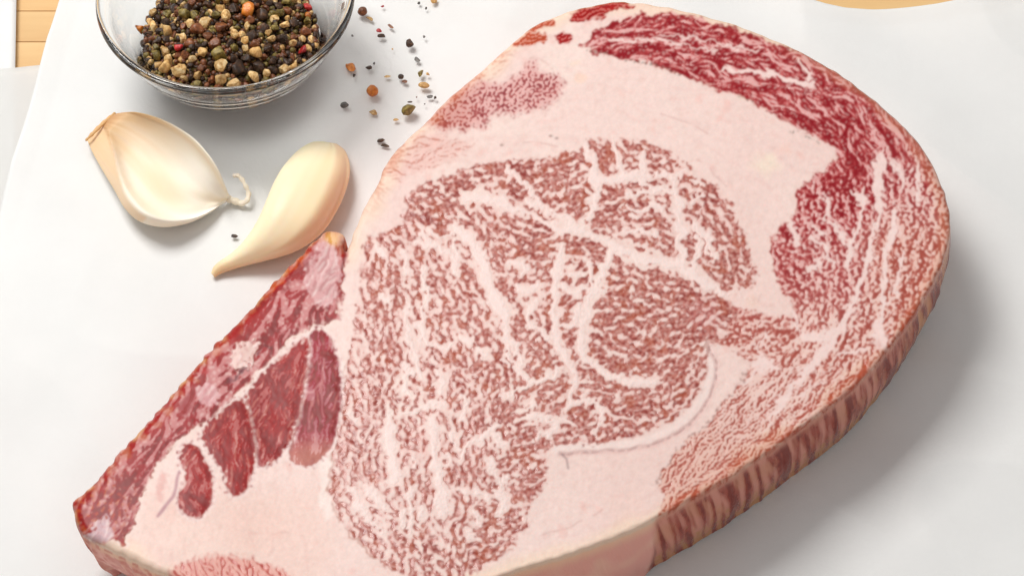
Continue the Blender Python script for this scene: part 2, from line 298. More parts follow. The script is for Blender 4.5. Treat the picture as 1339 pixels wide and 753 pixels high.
EYEDENS = ([(480,400),(450,520),(470,600),(490,690),(560,640),(560,560),(520,440),(600,470),(660,560),(640,640),(620,720),(680,640),(690,520),(740,560),(820,540),(900,500),(860,420),(920,410),(800,400),(760,380),(700,350),(600,240),(680,240),(740,240),(790,210),(850,220),(840,280),(920,290),(970,350),(560,330),(520,270),(590,400),(545,600),(470,660)],
               [-.05,.15,.0,-.1,-.2,-.35,-.1,.05,.35,.2,.25,.1,.3,.4,.25,.3,.75,.95,.35,.15,.2,.5,.6,.6,.85,.15,.2,.15,.3,.0,.2,-.1,-.25,-.35])
CAPDENS = ([(790,50),(850,35),(900,60),(960,55),(960,95),(1040,80),(1010,130),(1060,150),(1110,200),(1110,240),(1150,150),(1190,220),(1210,300),(1225,250),(1060,270),(1030,340),(1080,380),(1140,300),(1180,350),(1200,400),(1140,430),(1160,480),(1100,480),(1080,430),(1000,430),(960,410),(990,470),(1040,540),(1000,590),(930,560),(900,640),(870,650)],
               [.95,1.2,1.0,1.2,.8,.8,.8,.9,1.1,1.0,.7,.45,.45,.2,.5,.75,.45,.45,.45,.5,.25,.4,.25,.15,.35,.55,-.05,.2,.3,-.05,.2,.15])

def steak_fields():
    X, Y = _gx, _gy
    w1, w2 = bandnoise(26), bandnoise(26); v1, v2 = bandnoise(9), bandnoise(9)
    WX, WY = X+1.6*w1+1.0*v1, Y+1.6*w2+1.0*v2              # slightly wavering coordinates: organic edges
    F = {}
    rag = sm(470, 420, X)*sm(720, 690, Y); r1, r2 = bandnoise(17), bandnoise(8); out_sd = sdf(rounded(OUTLINE, 1), X+.35*w1+rag*(.4*r1+.1*r2), Y+.35*w2+rag*(.4*r1+.1*r2), 80); F['out'] = out_sd
    ang = angfield(ANG, X, Y)+.25*bandnoise(40)
    eye = sdf(rounded(EYE,1), WX, WY); cap = sdf(rounded(CAP,1), WX, WY); neck = sdf(NECK, WX, WY); rib = sdf(RIB, WX, WY)+1.5
    faint = sdf(FAINT, WX, WY); belly = sdf(rounded(BELLY), WX, WY)
    rims = [sdf(rounded(p), WX, WY) for p in RIMS]; fing = [sdf(rounded(p), X+.6*w1+.5*v1, Y+.6*w2+.5*v2) for p in FING]; fing = [s+2.6 for s in fing]; lumps = [sdf(rounded(p), WX+1.5*v2, WY+1.5*v1) for p in LUMPS]
    # --- fat
    nzl = bandnoise(24); big = blurnoise(160); mid = blurnoise(45); fine = blurnoise(6); spk = blurnoise(3)
    col = np.empty((NY, NX, 3), np.float32); col[:] = lin((240,212,204))
    def over(c, m):
        col[:] = col*(1-m[..., None])+lin(c)*m[..., None]
    over((236,203,195), .45*sm(-.6, 1.4, big)); over((244,224,214), .4*sm(.2, 1.8, blurnoise(90))); over((232,196,186), .35*sm(.7, 2., bandnoise(18)))
    over((238,190,180), .5*sm(1.4, 2.6, blurnoise(14)))
    fat_streak = flownoise(ang, 6, 60); over((228,192,186), .10*sm(.6, 2., fat_streak))
    low = sdf([(180,640),(420,640),(440,720),(420,800),(150,760)], X, Y, 70); over((237,200,186), .5*sm(-30, 30, low))
    creme = sm(26, 4, out_sd+4*mid); over((243,214,190), .75*creme)
    for ln in ([(684,186),(705,187),(725,190),(738,196)], [(655,72),(690,75),(712,80),(722,90)], [(640,214),(678,208),(712,205)], [(912,208),(930,222),(948,243)], [(560,196),(575,190),(592,192)], [(700,700),(745,690),(790,664)], [(865,150),(900,160),(925,175)], [(300,690),(340,700),(380,694)]):
        over((206,160,152), .5*sm(1.8, .4, pdist(rounded_open(ln), X+.8*w1, Y+.8*w2))*sm(-1, .5, nzl))
    for cx, cy, r_, c_ in ((747,84,9,(240,208,180)), (757,101,11,(244,206,184)), (1022,196,14,(240,200,188)), (980,118,22,(244,222,196)), (1000,215,26,(244,228,204)), (820,660,40,(240,206,196)), (330,690,60,(238,200,188)), (985,395,14,(238,204,190)), (890,622,26,(242,214,206))):
        over(c_, .55*sm(r_, r_*.2, np.hypot(X-cx, (Y-cy)*1.3)+3*w1))
    over((222,168,160), .14*sm(.9, 2.2, flownoise(ang, 16, 50)+.4*bandnoise(20)))
    # --- marbling noises
    nA = flownoise(ang, 9.0, 6.0)*.8+.62*bandnoise(7.5)            # short worms
    nB = flownoise(ang, 6.0, 9.0)*.8+.5*bandnoise(5.)              # fine worms
    nS = flownoise(ang, 11, 26)                                    # long streaks
    nL = bandnoise(34, .5); vein = np.abs(flownoise(ang, 44, 34, bw=.6)+.35*bandnoise(15)); vein2 = np.abs(flownoise(ang+1.3, 60, 30, bw=.6)+.3*bandnoise(13))
    nA /= nA.std(); nB /= nB.std()
    def seams(S, wob=1.0, k=1.15):
        m = np.zeros((NY, NX), np.float32)
        for pts, w in S:
            d = pdist(rounded_open(pts), X+wob*(1.6*w1+.9*v1), Y+wob*(1.6*w2+.9*v2)); ww = w*k*(1+.2*mid)
            m = np.maximum(m, sm(ww*.5+2., ww*.5-1.4, d))
        return m
    lean_all = np.zeros((NY, NX), np.float32)
    # --- eye muscle: clumps of fibre bundles parted by clean fat, fine dark worms inside each clump
    es = seams(EYESEAMS, 1.2, .55); esw = seams(EYESEAMS, 1.2, 1.22)
    dens = idw(EYEDENS[0], EYEDENS[1], X, Y, 3, 18)
    inside = sm(-1.5, 3.5, eye)
    nC = flownoise(ang, 13.5, 11, bw=.6)*.85+.5*bandnoise(12, .45); nC /= nC.std(); bl = blocks(X+3*w1+2*v1, Y+3*w2+2*v2, 48, 5)
    nF = flownoise(ang, 8, 6, bw=.65)*.6+.8*bandnoise(7.5, .45); nF /= nF.std()
    cl = nC*.85+.85*dens+.12*blurnoise(40)+.22*blurnoise(4.5)+.46-2.6*esw-1.0*sm(4.0, 1.0, bl)-.35*sm(.12, .02, vein)-.4*sm(5, 0, eye)
    C = sm(-.3, .55, cl)*inside*(1-es); halo = sm(-1.4, .1, cl)*inside*(1-es)
    over((243,219,213), .85*es*inside); over((229,186,178), .8*halo)
    over((206,140,132), .9*C)
    q = nF*.75+.35*cl-.1
    L = C*sm(-.9, .4, q)
    D = sm(-.15, .9, q+.45*sm(1.1, .2, cl))*C
    over((156,76,68), .80*D); over((236,198,190), .68*sm(.45, 1.25, bandnoise(8, .5)+.1*cl)*C)
    over((140,52,50), .62*sm(.9, 2.0, q+.6*blurnoise(22)+.45*dens)*C)
    over((190,106,76), .35*C*sm(.2, 1.6, blurnoise(14)))
    over((196,120,122), .5*sm(.75, 1.1, dens)*inside); over((150,66,66), .5*sm(.3, 1.3, q)*sm(.75, 1.1, dens)*inside)
    ed = pdist(EYEEDGE, WX, WY); over((176,110,88), .75*sm(2.6, .6, ed)*sm(-1., .6, nL+.6)); over((247,228,220), .7*sm(9, 3, pdist([(446,480),(441,520),(434,560),(427,595),(422,640),(430,675)], WX, WY)))
    lean_all = np.maximum(lean_all, C)
    sk = pdist(rounded_open(SKIN), X+.7*w1, Y+.7*w2)
    inn = pdist(rounded_open([(p[0]-5, p[1]-6) for p in SKIN]), X, Y); over((245,226,220), .5*sm(8, 3, inn))
    over((128,92,94), .8*sm(1.8, .3, sk)*sm(-.7, .7, bandnoise(10)+.3)); over((214,170,164), .5*sm(6, 1, sk)); over((126,98,104), .6*sm(2., .6, pdist([(735,594),(741,600),(743,612)], X, Y)))
    # --- cap muscle
    inside = sm(-1.5, 3., cap)*(1-sm(-1., 3., eye))
    cs = np.maximum(seams(CAPSEAMS, 1.0, .8), .6*seams(CAPSEAMS, 2., 1.25)*sm(-.5, .8, bandnoise(9)))
    cden = idw(CAPDENS[0], CAPDENS[1], X, Y, 3, 18)
    red = sm(330, 235, Y)*.9+.75*sm(470, 340, Y)*sm(1170, 1100, X); red = np.clip(red, 0, 1)*inside   # deep red up in the cap, browner low down
    long = sm(250, 180, Y)
    n1 = flownoise(ang, 10.5, 7.5, bw=.7)*.7+.75*bandnoise(8.5, .5); n1 /= n1.std()
    n2 = flownoise(ang, 20, 34, bw=.7); n1 = n1*(1-.75*long)+.75*long*flownoise(ang, 8, 15, bw=.7)
    lowc = sm(430, 530, Y); n1 = n1*(1-.8*lowc)+.8*lowc*nB
    wisp = np.abs(flownoise(ang, 26, 60, bw=.6)+.3*bandnoise(14))
    q = n1*.85+n2*(.35+.3*long)+1.05*cden-.10-.18*lowc+.12*long-1.0*sm(.20, .02, wisp)+.12*spk
    base = inside*(1-cs)
    rim = sm(16, 3, out_sd+3*mid)*sm(50, 110, Y)
    over((240,208,184), .8*sm(9, 3, out_sd+2*mid)*inside*sm(110, 60, Y))
    pb = inside*(.25+.6*sm(.05, .8, cden))*(1-.9*cs)
    over((230,176,160), pb*(1-red)); over((224,158,156), pb*red); over((242,214,208), cs*inside*.85)
    gap = sm(.5, 1.4, bandnoise(10)+.3*nL)*inside*(1-.6*long); over((240,206,200), .5*gap)
    L = sm(-.8, .7, q-.5*gap)*base
    over((208,128,118), L*(1-red)*.85); over((202,104,104), L*red*.88)
    D = sm(.0, 1.3, q-.5*gap+.35*spk)*base
    over((164,78,68), D*(1-red)*.85); over((156,42,48), D*red*.88)
    DD = sm(.9, 2.0, q+.5*blurnoise(16)+.3*spk)*base*red; over((134,22,34), .55*DD); over((232,186,182), .55*sm(.9, 1.7, bandnoise(7, .5)+.4*flownoise(ang, 8, 12))*inside*long)
    over((212,146,124), .4*rim*inside); over((176,86,60), .5*rim*inside*sm(-.2, 1.2, n1)); over((186,92,72), .45*sm(7, 2, out_sd)*inside*sm(-.6, .8, bandnoise(22))*sm(320, 380, Y))
    low_or = inside*sm(520, 620, Y)*.35; over((226,166,140), low_or*(1-L))
    over((196,92,70), .45*inside*sm(26, 6, out_sd)*sm(340, 380, Y)*sm(-.3, .9, n2))
    lean_all = np.maximum(lean_all, L)
    over((130,84,76), .6*sm(1.9, .5, pdist(CAPEDGE, WX, WY))*sm(-.6, .4, bandnoise(7)))
    for pts, w in GREYDOTS: over((118,106,96), .7*sm(w, w*.3, pdist(pts, X, Y)+.5*v1)*sm(-.3, .5, bandnoise(6)))
    # --- small neck muscle, faint streaks
    inside = sm(-9., 7., neck+4*mid); q = bandnoise(7, .5)*.75+.4*nB+.35+.3*nL-.5*sm(8,0,neck)-.9*sm(14, 2, np.hypot(X-678, (Y-124)*1.2))
    over((226,166,162), .75*inside); L = sm(-.1, .9, q)*inside; over((184,100,100), .85*L); over((136,52,62), .85*sm(.7, 1.7, q+.3*spk)*inside)
    lf = sm(640, 590, X); over((190,100,76), .35*inside*lf); lean_all = np.maximum(lean_all, L)
    inside = sm(-4., 10., faint); q = nB*.7+flownoise(ang, 10, 30)*.6
    over((232,186,176), .6*inside); L = sm(.2, 1.5, q)*inside; over((204,132,118), .7*L); lean_all = np.maximum(lean_all, .6*L)
    leftband = sm(22, 3, out_sd+3*mid)*sm(420, 470, X)*sm(720, 640, X)*sm(300, 220, Y); over((222,150,122), .6*leftband*sm(-.4, 1.2, nL+.7*nB)); over((180,90,66), .5*leftband*sm(.6, 1.8, nB+.5*nL))
    # --- rim muscles
    for i, s in enumerate(rims):
        inside = sm(-1.5, 2.5, s); q = nB+.8
        over((212,120,96) if i in (2, 3) else (196,70,62), .9*inside); L = sm(-.2, .8, q)*inside
        over((190,84,62) if i in (2, 3) else (168,28,36), .8*L); over((120,16,26), .6*sm(1., 2., q)*inside*(0.3 if i in (2, 3) else 1)); lean_all = np.maximum(lean_all, L)
    # --- rib side: strip, fingers, belly
    inside = sm(-2., 3., rib)*sm(-1, 1, out_sd+2)
    q = flownoise(ang, 15, 70, bw=.8)*.8+blurnoise(13)*.55+.22*nB+.2*spk
    over((198,122,122), .92*inside); L = sm(-.7, .6, q+.3)*inside
    over((160,62,66), .85*L); dk = sm(.2, 1.2, q+.5*blurnoise(24))*inside; over((128,26,36), .9*dk)
    over((232,196,190), .65*sm(.9, 1.9, bandnoise(7)+.4*bandnoise(16)-.3*q)*inside)
    rd = sm(30, 10, out_sd)*inside; over((168,36,40), .75*rd*sm(-.5, .6, q+bandnoise(20)*.6))
    orim = sm(13, 3, out_sd+3*w2)*inside; over((210,146,122), .55*orim*sm(-1.2, .8, bandnoise(24))); over((170,66,50), .6*orim*sm(.1, 1.2, nS+.5*nB))
    over((238,196,150), .7*sm(5, 0, out_sd)*inside*sm(-.2, .8, nL))
    top = sm(16, 4, np.hypot(X-434, Y-312))*inside; over((238,190,140), .95*top)
    tip = sm(70, 20, np.hypot(X-130, Y-660))*inside; over((140,28,30), .75*tip*sm(-.3, .7, bandnoise(13))); over((206,120,84), .6*tip*sm(.6, 1.5, bandnoise(9)))
    lean_all = np.maximum(lean_all, .9*inside*sm(-.5, .5, q))
    edgec = sm(-8, -1, rib)*sm(3, -1, rib)*sm(450, 440, X)*sm(8, 16, out_sd); over((240,214,204), .85*edgec)
    for i, s in enumerate(lumps):
        m = sm(-1.5, 2.5, s)
        over(((242,212,204), (228,178,180), (214,190,196), (228,184,184))[i], (.95, .8, .75, .62)[i]*m); over((206,150,150), .45*m*sm(.3, 1.4, bandnoise(8+4*(i == 3)))); lean_all *= 1-.8*m; over((244,220,216), .6*m*sm(.2, 1.3, flownoise(ang, 8, 40)))
        if i == 0: F['lump'] = m
    over((92,18,34), .9*sm(3.5, 1., pdist([(306,492),(314,489),(321,482)], WX, WY))); over((110,34,50), .8*sm(7, 2, np.hypot(X-300, Y-497)))
    over((92,26,30), .8*sm(2.2, .6, pdist([(337,463),(352,452)], WX, WY)))
    over((150,16,28), .8*sm(9, 3, pdist([(240,535),(252,515)], WX, WY))); over((176,24,28), .8*sm(7, 2, np.hypot(X-268, Y-485)))
    over((140,16,26), .85*sm(6, 2, pdist([(338,404),(365,380),(396,346)], WX+2*v1, WY))); over((150,22,28), .7*sm(4, 1.5, pdist([(385,372),(404,345),(412,330)], WX+2*v1, WY))); over((200,96,60), .7*sm(5, 1.5, pdist([(352,384),(380,352),(404,330)], WX+2*v1, WY)))
    for i, s in enumerate(fing):
        inside = sm(-3.5, 4., s+2*v1)
        over((246,226,222), .45*sm(-7, -2, s)*sm(2, -2, s))
        q = flownoise(ang+.1*i, 10, 60, bw=.8)*.55+blurnoise(14)*.6+.25*nB+.2*spk
        over((176,88,98) if i == 0 else (180,84,82), .95*inside); L = sm(-.8, .5, q+.4)*inside
        over((160,58,70) if i == 0 else (162,52,54), .85*L); D = sm(-.2, 1.0, q+.55*blurnoise(30)+.35)*inside; over((236,206,200), .7*sm(-3.5, -1, s)*sm(1.5, -1, s))
        over((132,26,44) if i == 0 else (138,26,34), .85*D)
        tipm = sm(34, 12, np.hypot(X-[390,350,312,255][i], Y-[530,590,628,655][i])); over((136,18,34), .7*tipm*inside*sm(-.4, .6, q+bandnoise(11)*.5))
        over((228,170,162), .6*inside*sm(1.0, 2.0, flownoise(ang+.1*i, 9, 34)+.3*bandnoise(7)))
        lean_all = np.maximum(lean_all, L)
        if i == 0:
            over((224,170,160), .75*inside*sm(560, 600, Y))
            for ln in ([(397,512),(410,512),(421,498),(424,470)], [(420,500),(422,545)], [(408,520),(404,560)]): over((224,168,168), .7*sm(2.2, .6, pdist(ln, X+.8*w1, Y+.8*w2)))
    over((176,120,132), .8*sm(3.2, 1., pdist(rounded_open(VEIN), X+.6*w1, Y+.6*w2))); over((222,166,158), .7*sm(9, 3, pdist([(214,624),(208,648)], WX, WY)))
    inside = sm(-3., 6., belly); q = flownoise(ang, 7, 14)+.4*bandnoise(10)
    over((226,160,148), .85*inside); L = sm(-.4, 1., q)*inside; over((206,116,108), .8*L); over((184,84,82), .7*sm(.7, 1.8, q)*inside); lean_all = np.maximum(lean_all, .8*L)
    # notch between rib end and body
    nt = pdist([(452,318),(451,336),(447,352)], X, Y); over((120,50,48), .8*sm(2.4, .8, nt)); over((150,70,66), .6*sm(1.8, .5, pdist([(447,352),(443,380),(440,412)], WX, WY)))
    for x, y in ((720,178),(656,190),(728,181)): over((110,70,60), .7*sm(2.2, .6, np.hypot((X-x)*.6, Y-y)))
    k = np.array([.25, .5, .25], np.float32)
    for ax in (0, 1): col[:] = k[0]*np.roll(col, 1, ax)+k[1]*col+k[2]*np.roll(col, -1, ax)
    for ax in (0, 1): col[:] = k[0]*np.roll(col, 1, ax)+k[1]*col+k[2]*np.roll(col, -1, ax)
    deepen = np.maximum(sm(-2, 2, rib), np.max([sm(-2, 2, s) for s in fing], axis=0))*sm(-.2, .5, lean_all)*(1-.8*orim)
    lum = col.mean(-1, keepdims=True); col[:] = np.clip(lum+(col-lum)*(1+.42*deepen[..., None]), .004, 1)*(1-.25*deepen[..., None])
    F['col'] = np.clip(col*(1+.012*spk+.012*fine)[..., None], 0.01, .95); F['lean'] = lean_all
    lab = np.zeros((NY, NX), np.int32)                       # 0 fat, then the muscles
    lab[cap > 0] = 2; lab[eye > 0] = 1; lab[neck > 0] = 3; lab[rib > 0] = 4; lab[belly > 0] = 5
    for i, s in enumerate(fing): lab[s > 0] = 6+i
    for i, s in enumerate(rims): lab[s > 0] = 10+i
    F['lab'] = lab
    # relief (in px): fat proud of lean, slow swells, grain, creases
    rel = -1.3*lean_all+.2*fine+1.2*mid-3*sm(4, 1, nt)+1.6*es-2.2*sm(4., .5, sk)+.3*sm(9, 3, inn)+5*F['lump']+.8*lean_all*bandnoise(12)
    wet = sm(-1, 3, rib); meatw = np.maximum(wet, np.max([sm(-3, 2, s) for s in fing], axis=0)); rel = rel*(1-.8*meatw)+meatw*(.6*blurnoise(18)+.10*bandnoise(9))+4*F['lump']*wet; 
    for s in fing: rel += 2.5*sm(-1, 10, s)
    F['rel'] = rel
    return F
# ---------------------------------------------------------------- steak
def meat_material():
    m, n, l, b = material('raw_beef')
    a = n.new('ShaderNodeAttribute'); a.attribute_name = 'tint'; le = n.new('ShaderNodeAttribute'); le.attribute_name = 'lean'
    g = nz(n, l, 1400, 3, .6); w = nz(n, l, 140, 3, .5)
    l.new(a.outputs['Color'], b.inputs['Base Color'])
    mr = n.new('ShaderNodeMapRange'); mr.inputs[3].default_value = .46; mr.inputs[4].default_value = .23; l.new(le.outputs['Fac'], mr.inputs[0])
    ad = n.new('ShaderNodeMath'); ad.operation = 'MULTIPLY_ADD'; ad.inputs[1].default_value = .25; l.new(w.outputs[0], ad.inputs[0])
    sb = n.new('ShaderNodeMath'); sb.operation = 'SUBTRACT'; sb.inputs[1].default_value = .12; l.new(mr.outputs[0], sb.inputs[0]); l.new(sb.outputs[0], ad.inputs[2]); l.new(ad.outputs[0], b.inputs['Roughness'])
    b.inputs['Subsurface Weight'].default_value = .07; b.inputs['Subsurface Radius'].default_value = (1, .35, .25); b.inputs['Subsurface Scale'].default_value = .0012
    b.inputs['Specular IOR Level'].default_value = .3
    bump(n, l, b, g.outputs[0], .04, .0002); return m
MEAT = meat_material()
HS = .0268                                                # steak thickness
def build_steak():
    F = steak_fields(); sd = F['out']; px, py = _gx.astype(float), _gy.astype(float)
    M = .0002                                             # about one photo pixel in metres
    fm = sd[:-1, :-1]+sd[1:, :-1]+sd[:-1, 1:]+sd[1:, 1:]
    keep = fm > 0
    used = np.zeros(sd.shape, bool); used[:-1, :-1] |= keep; used[1:, :-1] |= keep; used[:-1, 1:] |= keep; used[1:, 1:] |= keep
    full = np.ones(sd.shape, bool); q = np.zeros((NY+1, NX+1), bool); q[1:-1, 1:-1] = keep
    full = q[:-1, :-1] & q[1:, :-1] & q[:-1, 1:] & q[1:, 1:]
    rimv = used & ~full
    gy, gx = np.gradient(sd); gl = np.hypot(gx, gy)+1e-6
    px = np.where(rimv, px-np.clip(sd, -1.5, 1.5)*gx/gl, px); py = np.where(rimv, py-np.clip(sd, -1.5, 1.5)*gy/gl, py)
    sdc = np.where(rimv, 0, np.maximum(sd, 0))
    tail = sm(520, 330, px)
    r = 8+6*tail; t = np.clip(sdc/r, 0, 1); drop = r*M*(1-np.sqrt(np.maximum(0, 1-(1-t)**2)))*.9
    swell = blurnoise(260)*.0005
    z = HS-drop+swell+F['rel']*M*.2*np.clip(sdc/4, 0, 1)-.0016*tail
    pos = at(px, py, z)
    idx = -np.ones(sd.shape, np.int64); idx[used] = np.arange(used.sum())
    V = pos[used]; C = F['col'][used]; LN = F['lean'][used]; lum = C.mean(1, keepdims=True); C = np.clip(lum+(C-lum)*(1+.22*LN[:, None]), .004, 1)*(1-.18*LN[:, None])*.90; LAB = F['lab'][used]; PXY = np.stack([px[used], py[used]], 1)
    Q = np.stack([idx[1:, :-1][keep], idx[1:, 1:][keep], idx[:-1, 1:][keep], idx[:-1, :-1][keep]], 1)     # counter-clockwise seen from above
    FL = LAB[Q[:, 3]]
    # rim loop
    E = np.concatenate([Q[:, [k, (k+1) % 4]] for k in range(4)]); n = len(V)
    key = E[:, 0]*n+E[:, 1]; rev = E[:, 1]*n+E[:, 0]; B = E[~np.isin(key, rev)]
    nxt = {}
    for a, b in B: nxt.setdefault(int(a), []).append(int(b))
    left = set(nxt); best = []
    while left:
        s = next(iter(left)); lp = []; c = s
        while c in left: left.discard(c); lp.append(c); c = nxt[c][0]
        if len(lp) > len(best): best = lp
    loop = np.array(best); P3 = V[loop]; N = len(loop)
    d = np.roll(P3, -6, 0)-np.roll(P3, 6, 0); nr = np.stack([d[:, 1], -d[:, 0]], 1)
    for _ in range(14): nr = (np.roll(nr, 1, 0)+nr+np.roll(nr, -1, 0))/3
    nr /= np.linalg.norm(nr, axis=1)[:, None]+1e-12
    s = np.r_[0, np.cumsum(np.linalg.norm(np.diff(P3, axis=0), axis=1))]/M       # arc length in px
    lpx = PXY[loop]; K = 26
    capw = sm(850, 866, lpx[:, 0])*sm(200, 290, lpx[:, 1]); capup = sm(850, 866, lpx[:, 0])*(1-capw)
    tailw = sm(470, 440, lpx[:, 0])*sm(712, 700, lpx[:, 1]); lowl = sm(330, 220, lpx[:, 0])*(1-tailw)*sm(690, 705, lpx[:, 1])
    inset = 0.0006+.0085*np.maximum(tailw*sm(240, 120, lpx[:, 0]), .8*lowl)+.001*capw
    va = np.full((NY, NX), np.pi/2-.10, np.float32)
    n1 = flownoise(va, 11, 70, bw=.8); n2 = flownoise(va, 27, 150, bw=.9); n3 = bandnoise(60); n4 = blurnoise(5); n5 = bandnoise(14)
    rows = []; cols = []; lean = []; bend = bandnoise(110)[0]
    si = np.mod(s, 2*(NX-1)); si = np.where(si > NX-1, 2*(NX-1)-si, si)
    h0 = P3[:, 2]
    for k in range(1, K+1):
        f = k/K; dep = f*h0/M
        u = np.clip(si-dep*.24+3*np.sin(dep/60+s/150), 0, NX-1).astype(int); v = np.clip(dep*.8, 0, NY-1).astype(int)
        a1, a2, a3, a4, a5 = n1[v, u], n2[v, u], n3[v, u], n4[np.clip(dep, 0, NY-1).astype(int), np.clip(si, 0, NX-1).astype(int)], n5[v, u]
        out = .0011*np.sin(math.pi*min(1, f*1.1))-inset*f**1.4+(.00014*a2+.00007*a1)*min(1, 3*f)*(1-.75*f)
        zz = h0*(1-f)+.0002*f
        p = np.column_stack([P3[:, 0]+nr[:, 0]*out, P3[:, 1]+nr[:, 1]*out, zz]); rows.append(p)
        q = .9*a2+.35*a1
        L = sm(-1.3, .8, q+.35)[:, None]
        light = lin((214,146,130)); dark = lin((164,74,58)); deep = lin((124,40,28)); olive = lin((188,136,84))
        cc = light*(1-L)+dark*L; D = (sm(.2, 1.2, q+.3*a5)*.85)[:, None]; cc = cc*(1-D)+deep*D
        o = (np.clip(.25*sm(-.3, 1.2, a3)+.75*sm(.55, .95, f+.12*a5)+.6*sm(1170, 1225, lpx[:, 0]), 0, .85)*sm(.6, -.8, q-.3)*.9)[:, None]; cc = cc*(1-o)+olive*o
        m = (sm(.1, .02, np.array(f))*np.ones(N)*.7)[:, None]; cc = cc*(1-m)+lin((214,150,130))*m
        fat = lin((230,166,154))*(1-.35*sm(.3, 1.5, a3)[:, None])+lin((240,206,180))*.35*sm(.3, 1.5, a3)[:, None]
        m = (sm(.18, .0, np.array(f))*np.ones(N)*.6)[:, None]; fat = fat*(1-m)+lin((244,212,176))*m
        ll = (lowl*.75*sm(-.6, 1., a5+.6*a3))[:, None]; fat = fat*(1-ll)+lin((206,116,106))*ll
        up = lin((206,146,124))*np.ones((N, 3)); w = (sm(-.3, .9, q)*.7)[:, None]; up = up*(1-w)+lin((150,70,52))*w
        tl = lin((206,128,104))*np.ones((N, 3)); w = (sm(-.5, .8, a5+.5*q)*.85)[:, None]; tl = tl*(1-w)+lin((158,44,40))*w
        wf = 1-np.clip(capw+capup+tailw, 0, 1)
        c = cc*capw[:, None]+up*capup[:, None]+tl*tailw[:, None]+fat*wf[:, None]
        cols.append(np.clip(c, .01, .9)); lean.append(capw*L[:, 0]+tailw*.7)
    base = n; V = np.concatenate([V]+rows); C = np.concatenate([C]+cols); LN = np.concatenate([LN]+lean)
    for k in range(K):
        up_ = loop if k == 0 else base+(k-1)*N+np.arange(N); dn = base+k*N+np.arange(N)
        Q = np.concatenate([Q, np.stack([np.roll(up_, -1), up_, dn, np.roll(dn, -1)], 1)]); FL = np.concatenate([FL, LAB[loop]])
    whole = npmesh('whole', V, Q, None); nrm = np.empty(len(V)*3, np.float32); whole.vertex_normals.foreach_get('vector', nrm); nrm = nrm.reshape(-1, 3); bpy.data.meshes.remove(whole)
    c0 = at(640, 430, 0); root = empty('beef_steak', (float(c0[0]), float(c0[1]), 0))
    tag(root, 'thick raw beef rib steak, heavily marbled, lying on white parchment', 'steak')
    names = {0: ('fat', 'pale pink fat surrounding the muscles'), 1: ('eye_muscle', None), 2: ('cap_muscle', 'dark red outer cap muscle along the right edge'), 3: ('neck_muscle', None), 4: ('rib_strip', 'dark red torn strip along the left edge'), 5: ('belly_muscle', None),
             6: ('rib_muscle', 'purplish finger of rib muscle beside the marbled centre'), 7: ('rib_muscle', None), 8: ('rib_muscle', None), 9: ('rib_muscle', 'smallest red finger of rib muscle, nearest the pointed end'),
             10: ('rim_muscle', 'smaller bright red sliver along the top edge'), 11: ('rim_muscle', 'small round red spot near the top left edge'), 12: ('rim_muscle', None), 13: ('rim_muscle', None)}
    for lab, (nm, lb) in names.items():
        q = Q[FL == lab]
        if not len(q): continue
        ids, inv = np.unique(q, return_inverse=True); v = V[ids]-np.array([c0[0], c0[1], 0])
        me = npmesh(nm, v, inv.reshape(q.shape), MEAT); colattr(me, C[ids]); fattr(me, LN[ids]*(.1 if nm.startswith('rib') else 1), 'lean')
        me.normals_split_custom_set_from_vertices(nrm[ids].tolist())
        o = link(nm, me, root)
        if lb: o['label'] = lb
    bot = V[base+(K-1)*N+np.arange(N)][::4]-np.array([c0[0], c0[1], 0])
    me = mesh('underside', bot, [tuple(range(len(bot)-1, -1, -1))], MEAT, False); colattr(me, np.tile(lin((226,180,170)), (len(bot), 1))); fattr(me, np.zeros(len(bot)), 'lean'); link('underside', me, root)
build_steak()

# ---------------------------------------------------------------- glass bowl of mixed pepper
def glass_material():
    m, n, l, b = material('clear_glass')
    b.inputs['Base Color'].default_value = (.985, .995, .99, 1); b.inputs['Roughness'].default_value = .015; b.inputs['IOR'].default_value = 1.47; b.inputs['Transmission Weight'].default_value = 1; return m
GLASS = glass_material()
RIMZ = .0275
bc = at(295, -3, RIMZ); R = 169*mpp(bc); BX, BY = float(bc[0]), float(bc[1])
def lathe(name, prof, mat, n=128):
    k = len(prof); v = []; f = []
    for i in range(n):
        a = 2*math.pi*i/n
        for r, z in prof: v.append((r*math.cos(a), r*math.sin(a), z))
    for i in range(n):
        j = (i+1) % n
        for q in range(k-1): f.append((i*k+q, j*k+q, j*k+q+1, i*k+q+1))
    me = mesh(name, v, f, mat); bm = bmesh.new(); bm.from_mesh(me); bmesh.ops.remove_doubles(bm, verts=bm.verts, dist=1e-7); bmesh.ops.recalc_face_normals(bm, faces=bm.faces); bm.to_mesh(me); bm.free()
    me.polygons.foreach_set('use_smooth', np.ones(len(me.polygons), bool)); return me
def spline(pts, per=6):
    out = []; n = len(pts)
    for i in range(n-1):
        p0, p1, p2, p3 = pts[max(0, i-1)], pts[i], pts[i+1], pts[min(n-1, i+2)]
        for k in range(per):
            t = k/per; out.append(tuple(.5*(2*p1[c]+(p2[c]-p0[c])*t+(2*p0[c]-5*p1[c]+4*p2[c]-p3[c])*t*t+(3*p1[c]-p0[c]-3*p2[c]+p3[c])*t**3) for c in range(len(p1))))
    return out+[tuple(pts[-1])]
prof = [(0, .0014), (.28*R, .0013), (.37*R, .0006), (.42*R, .0004), (.47*R, .0010), (.56*R, .0032), (.68*R, .0075), (.79*R, .0126), (.875*R, .0182), (.925*R, .0228), (.955*R, .0252), (.985*R, .0263), (1.0*R, .0272), (.994*R, .0281), (.972*R, .0285), (.945*R, .0280), (.915*R, .0262), (.880*R, .0228), (.828*R, .0182), (.755*R, .0142), (.66*R, .0116), (.5*R, .0099), (.25*R, .0092), (0, .0090)]
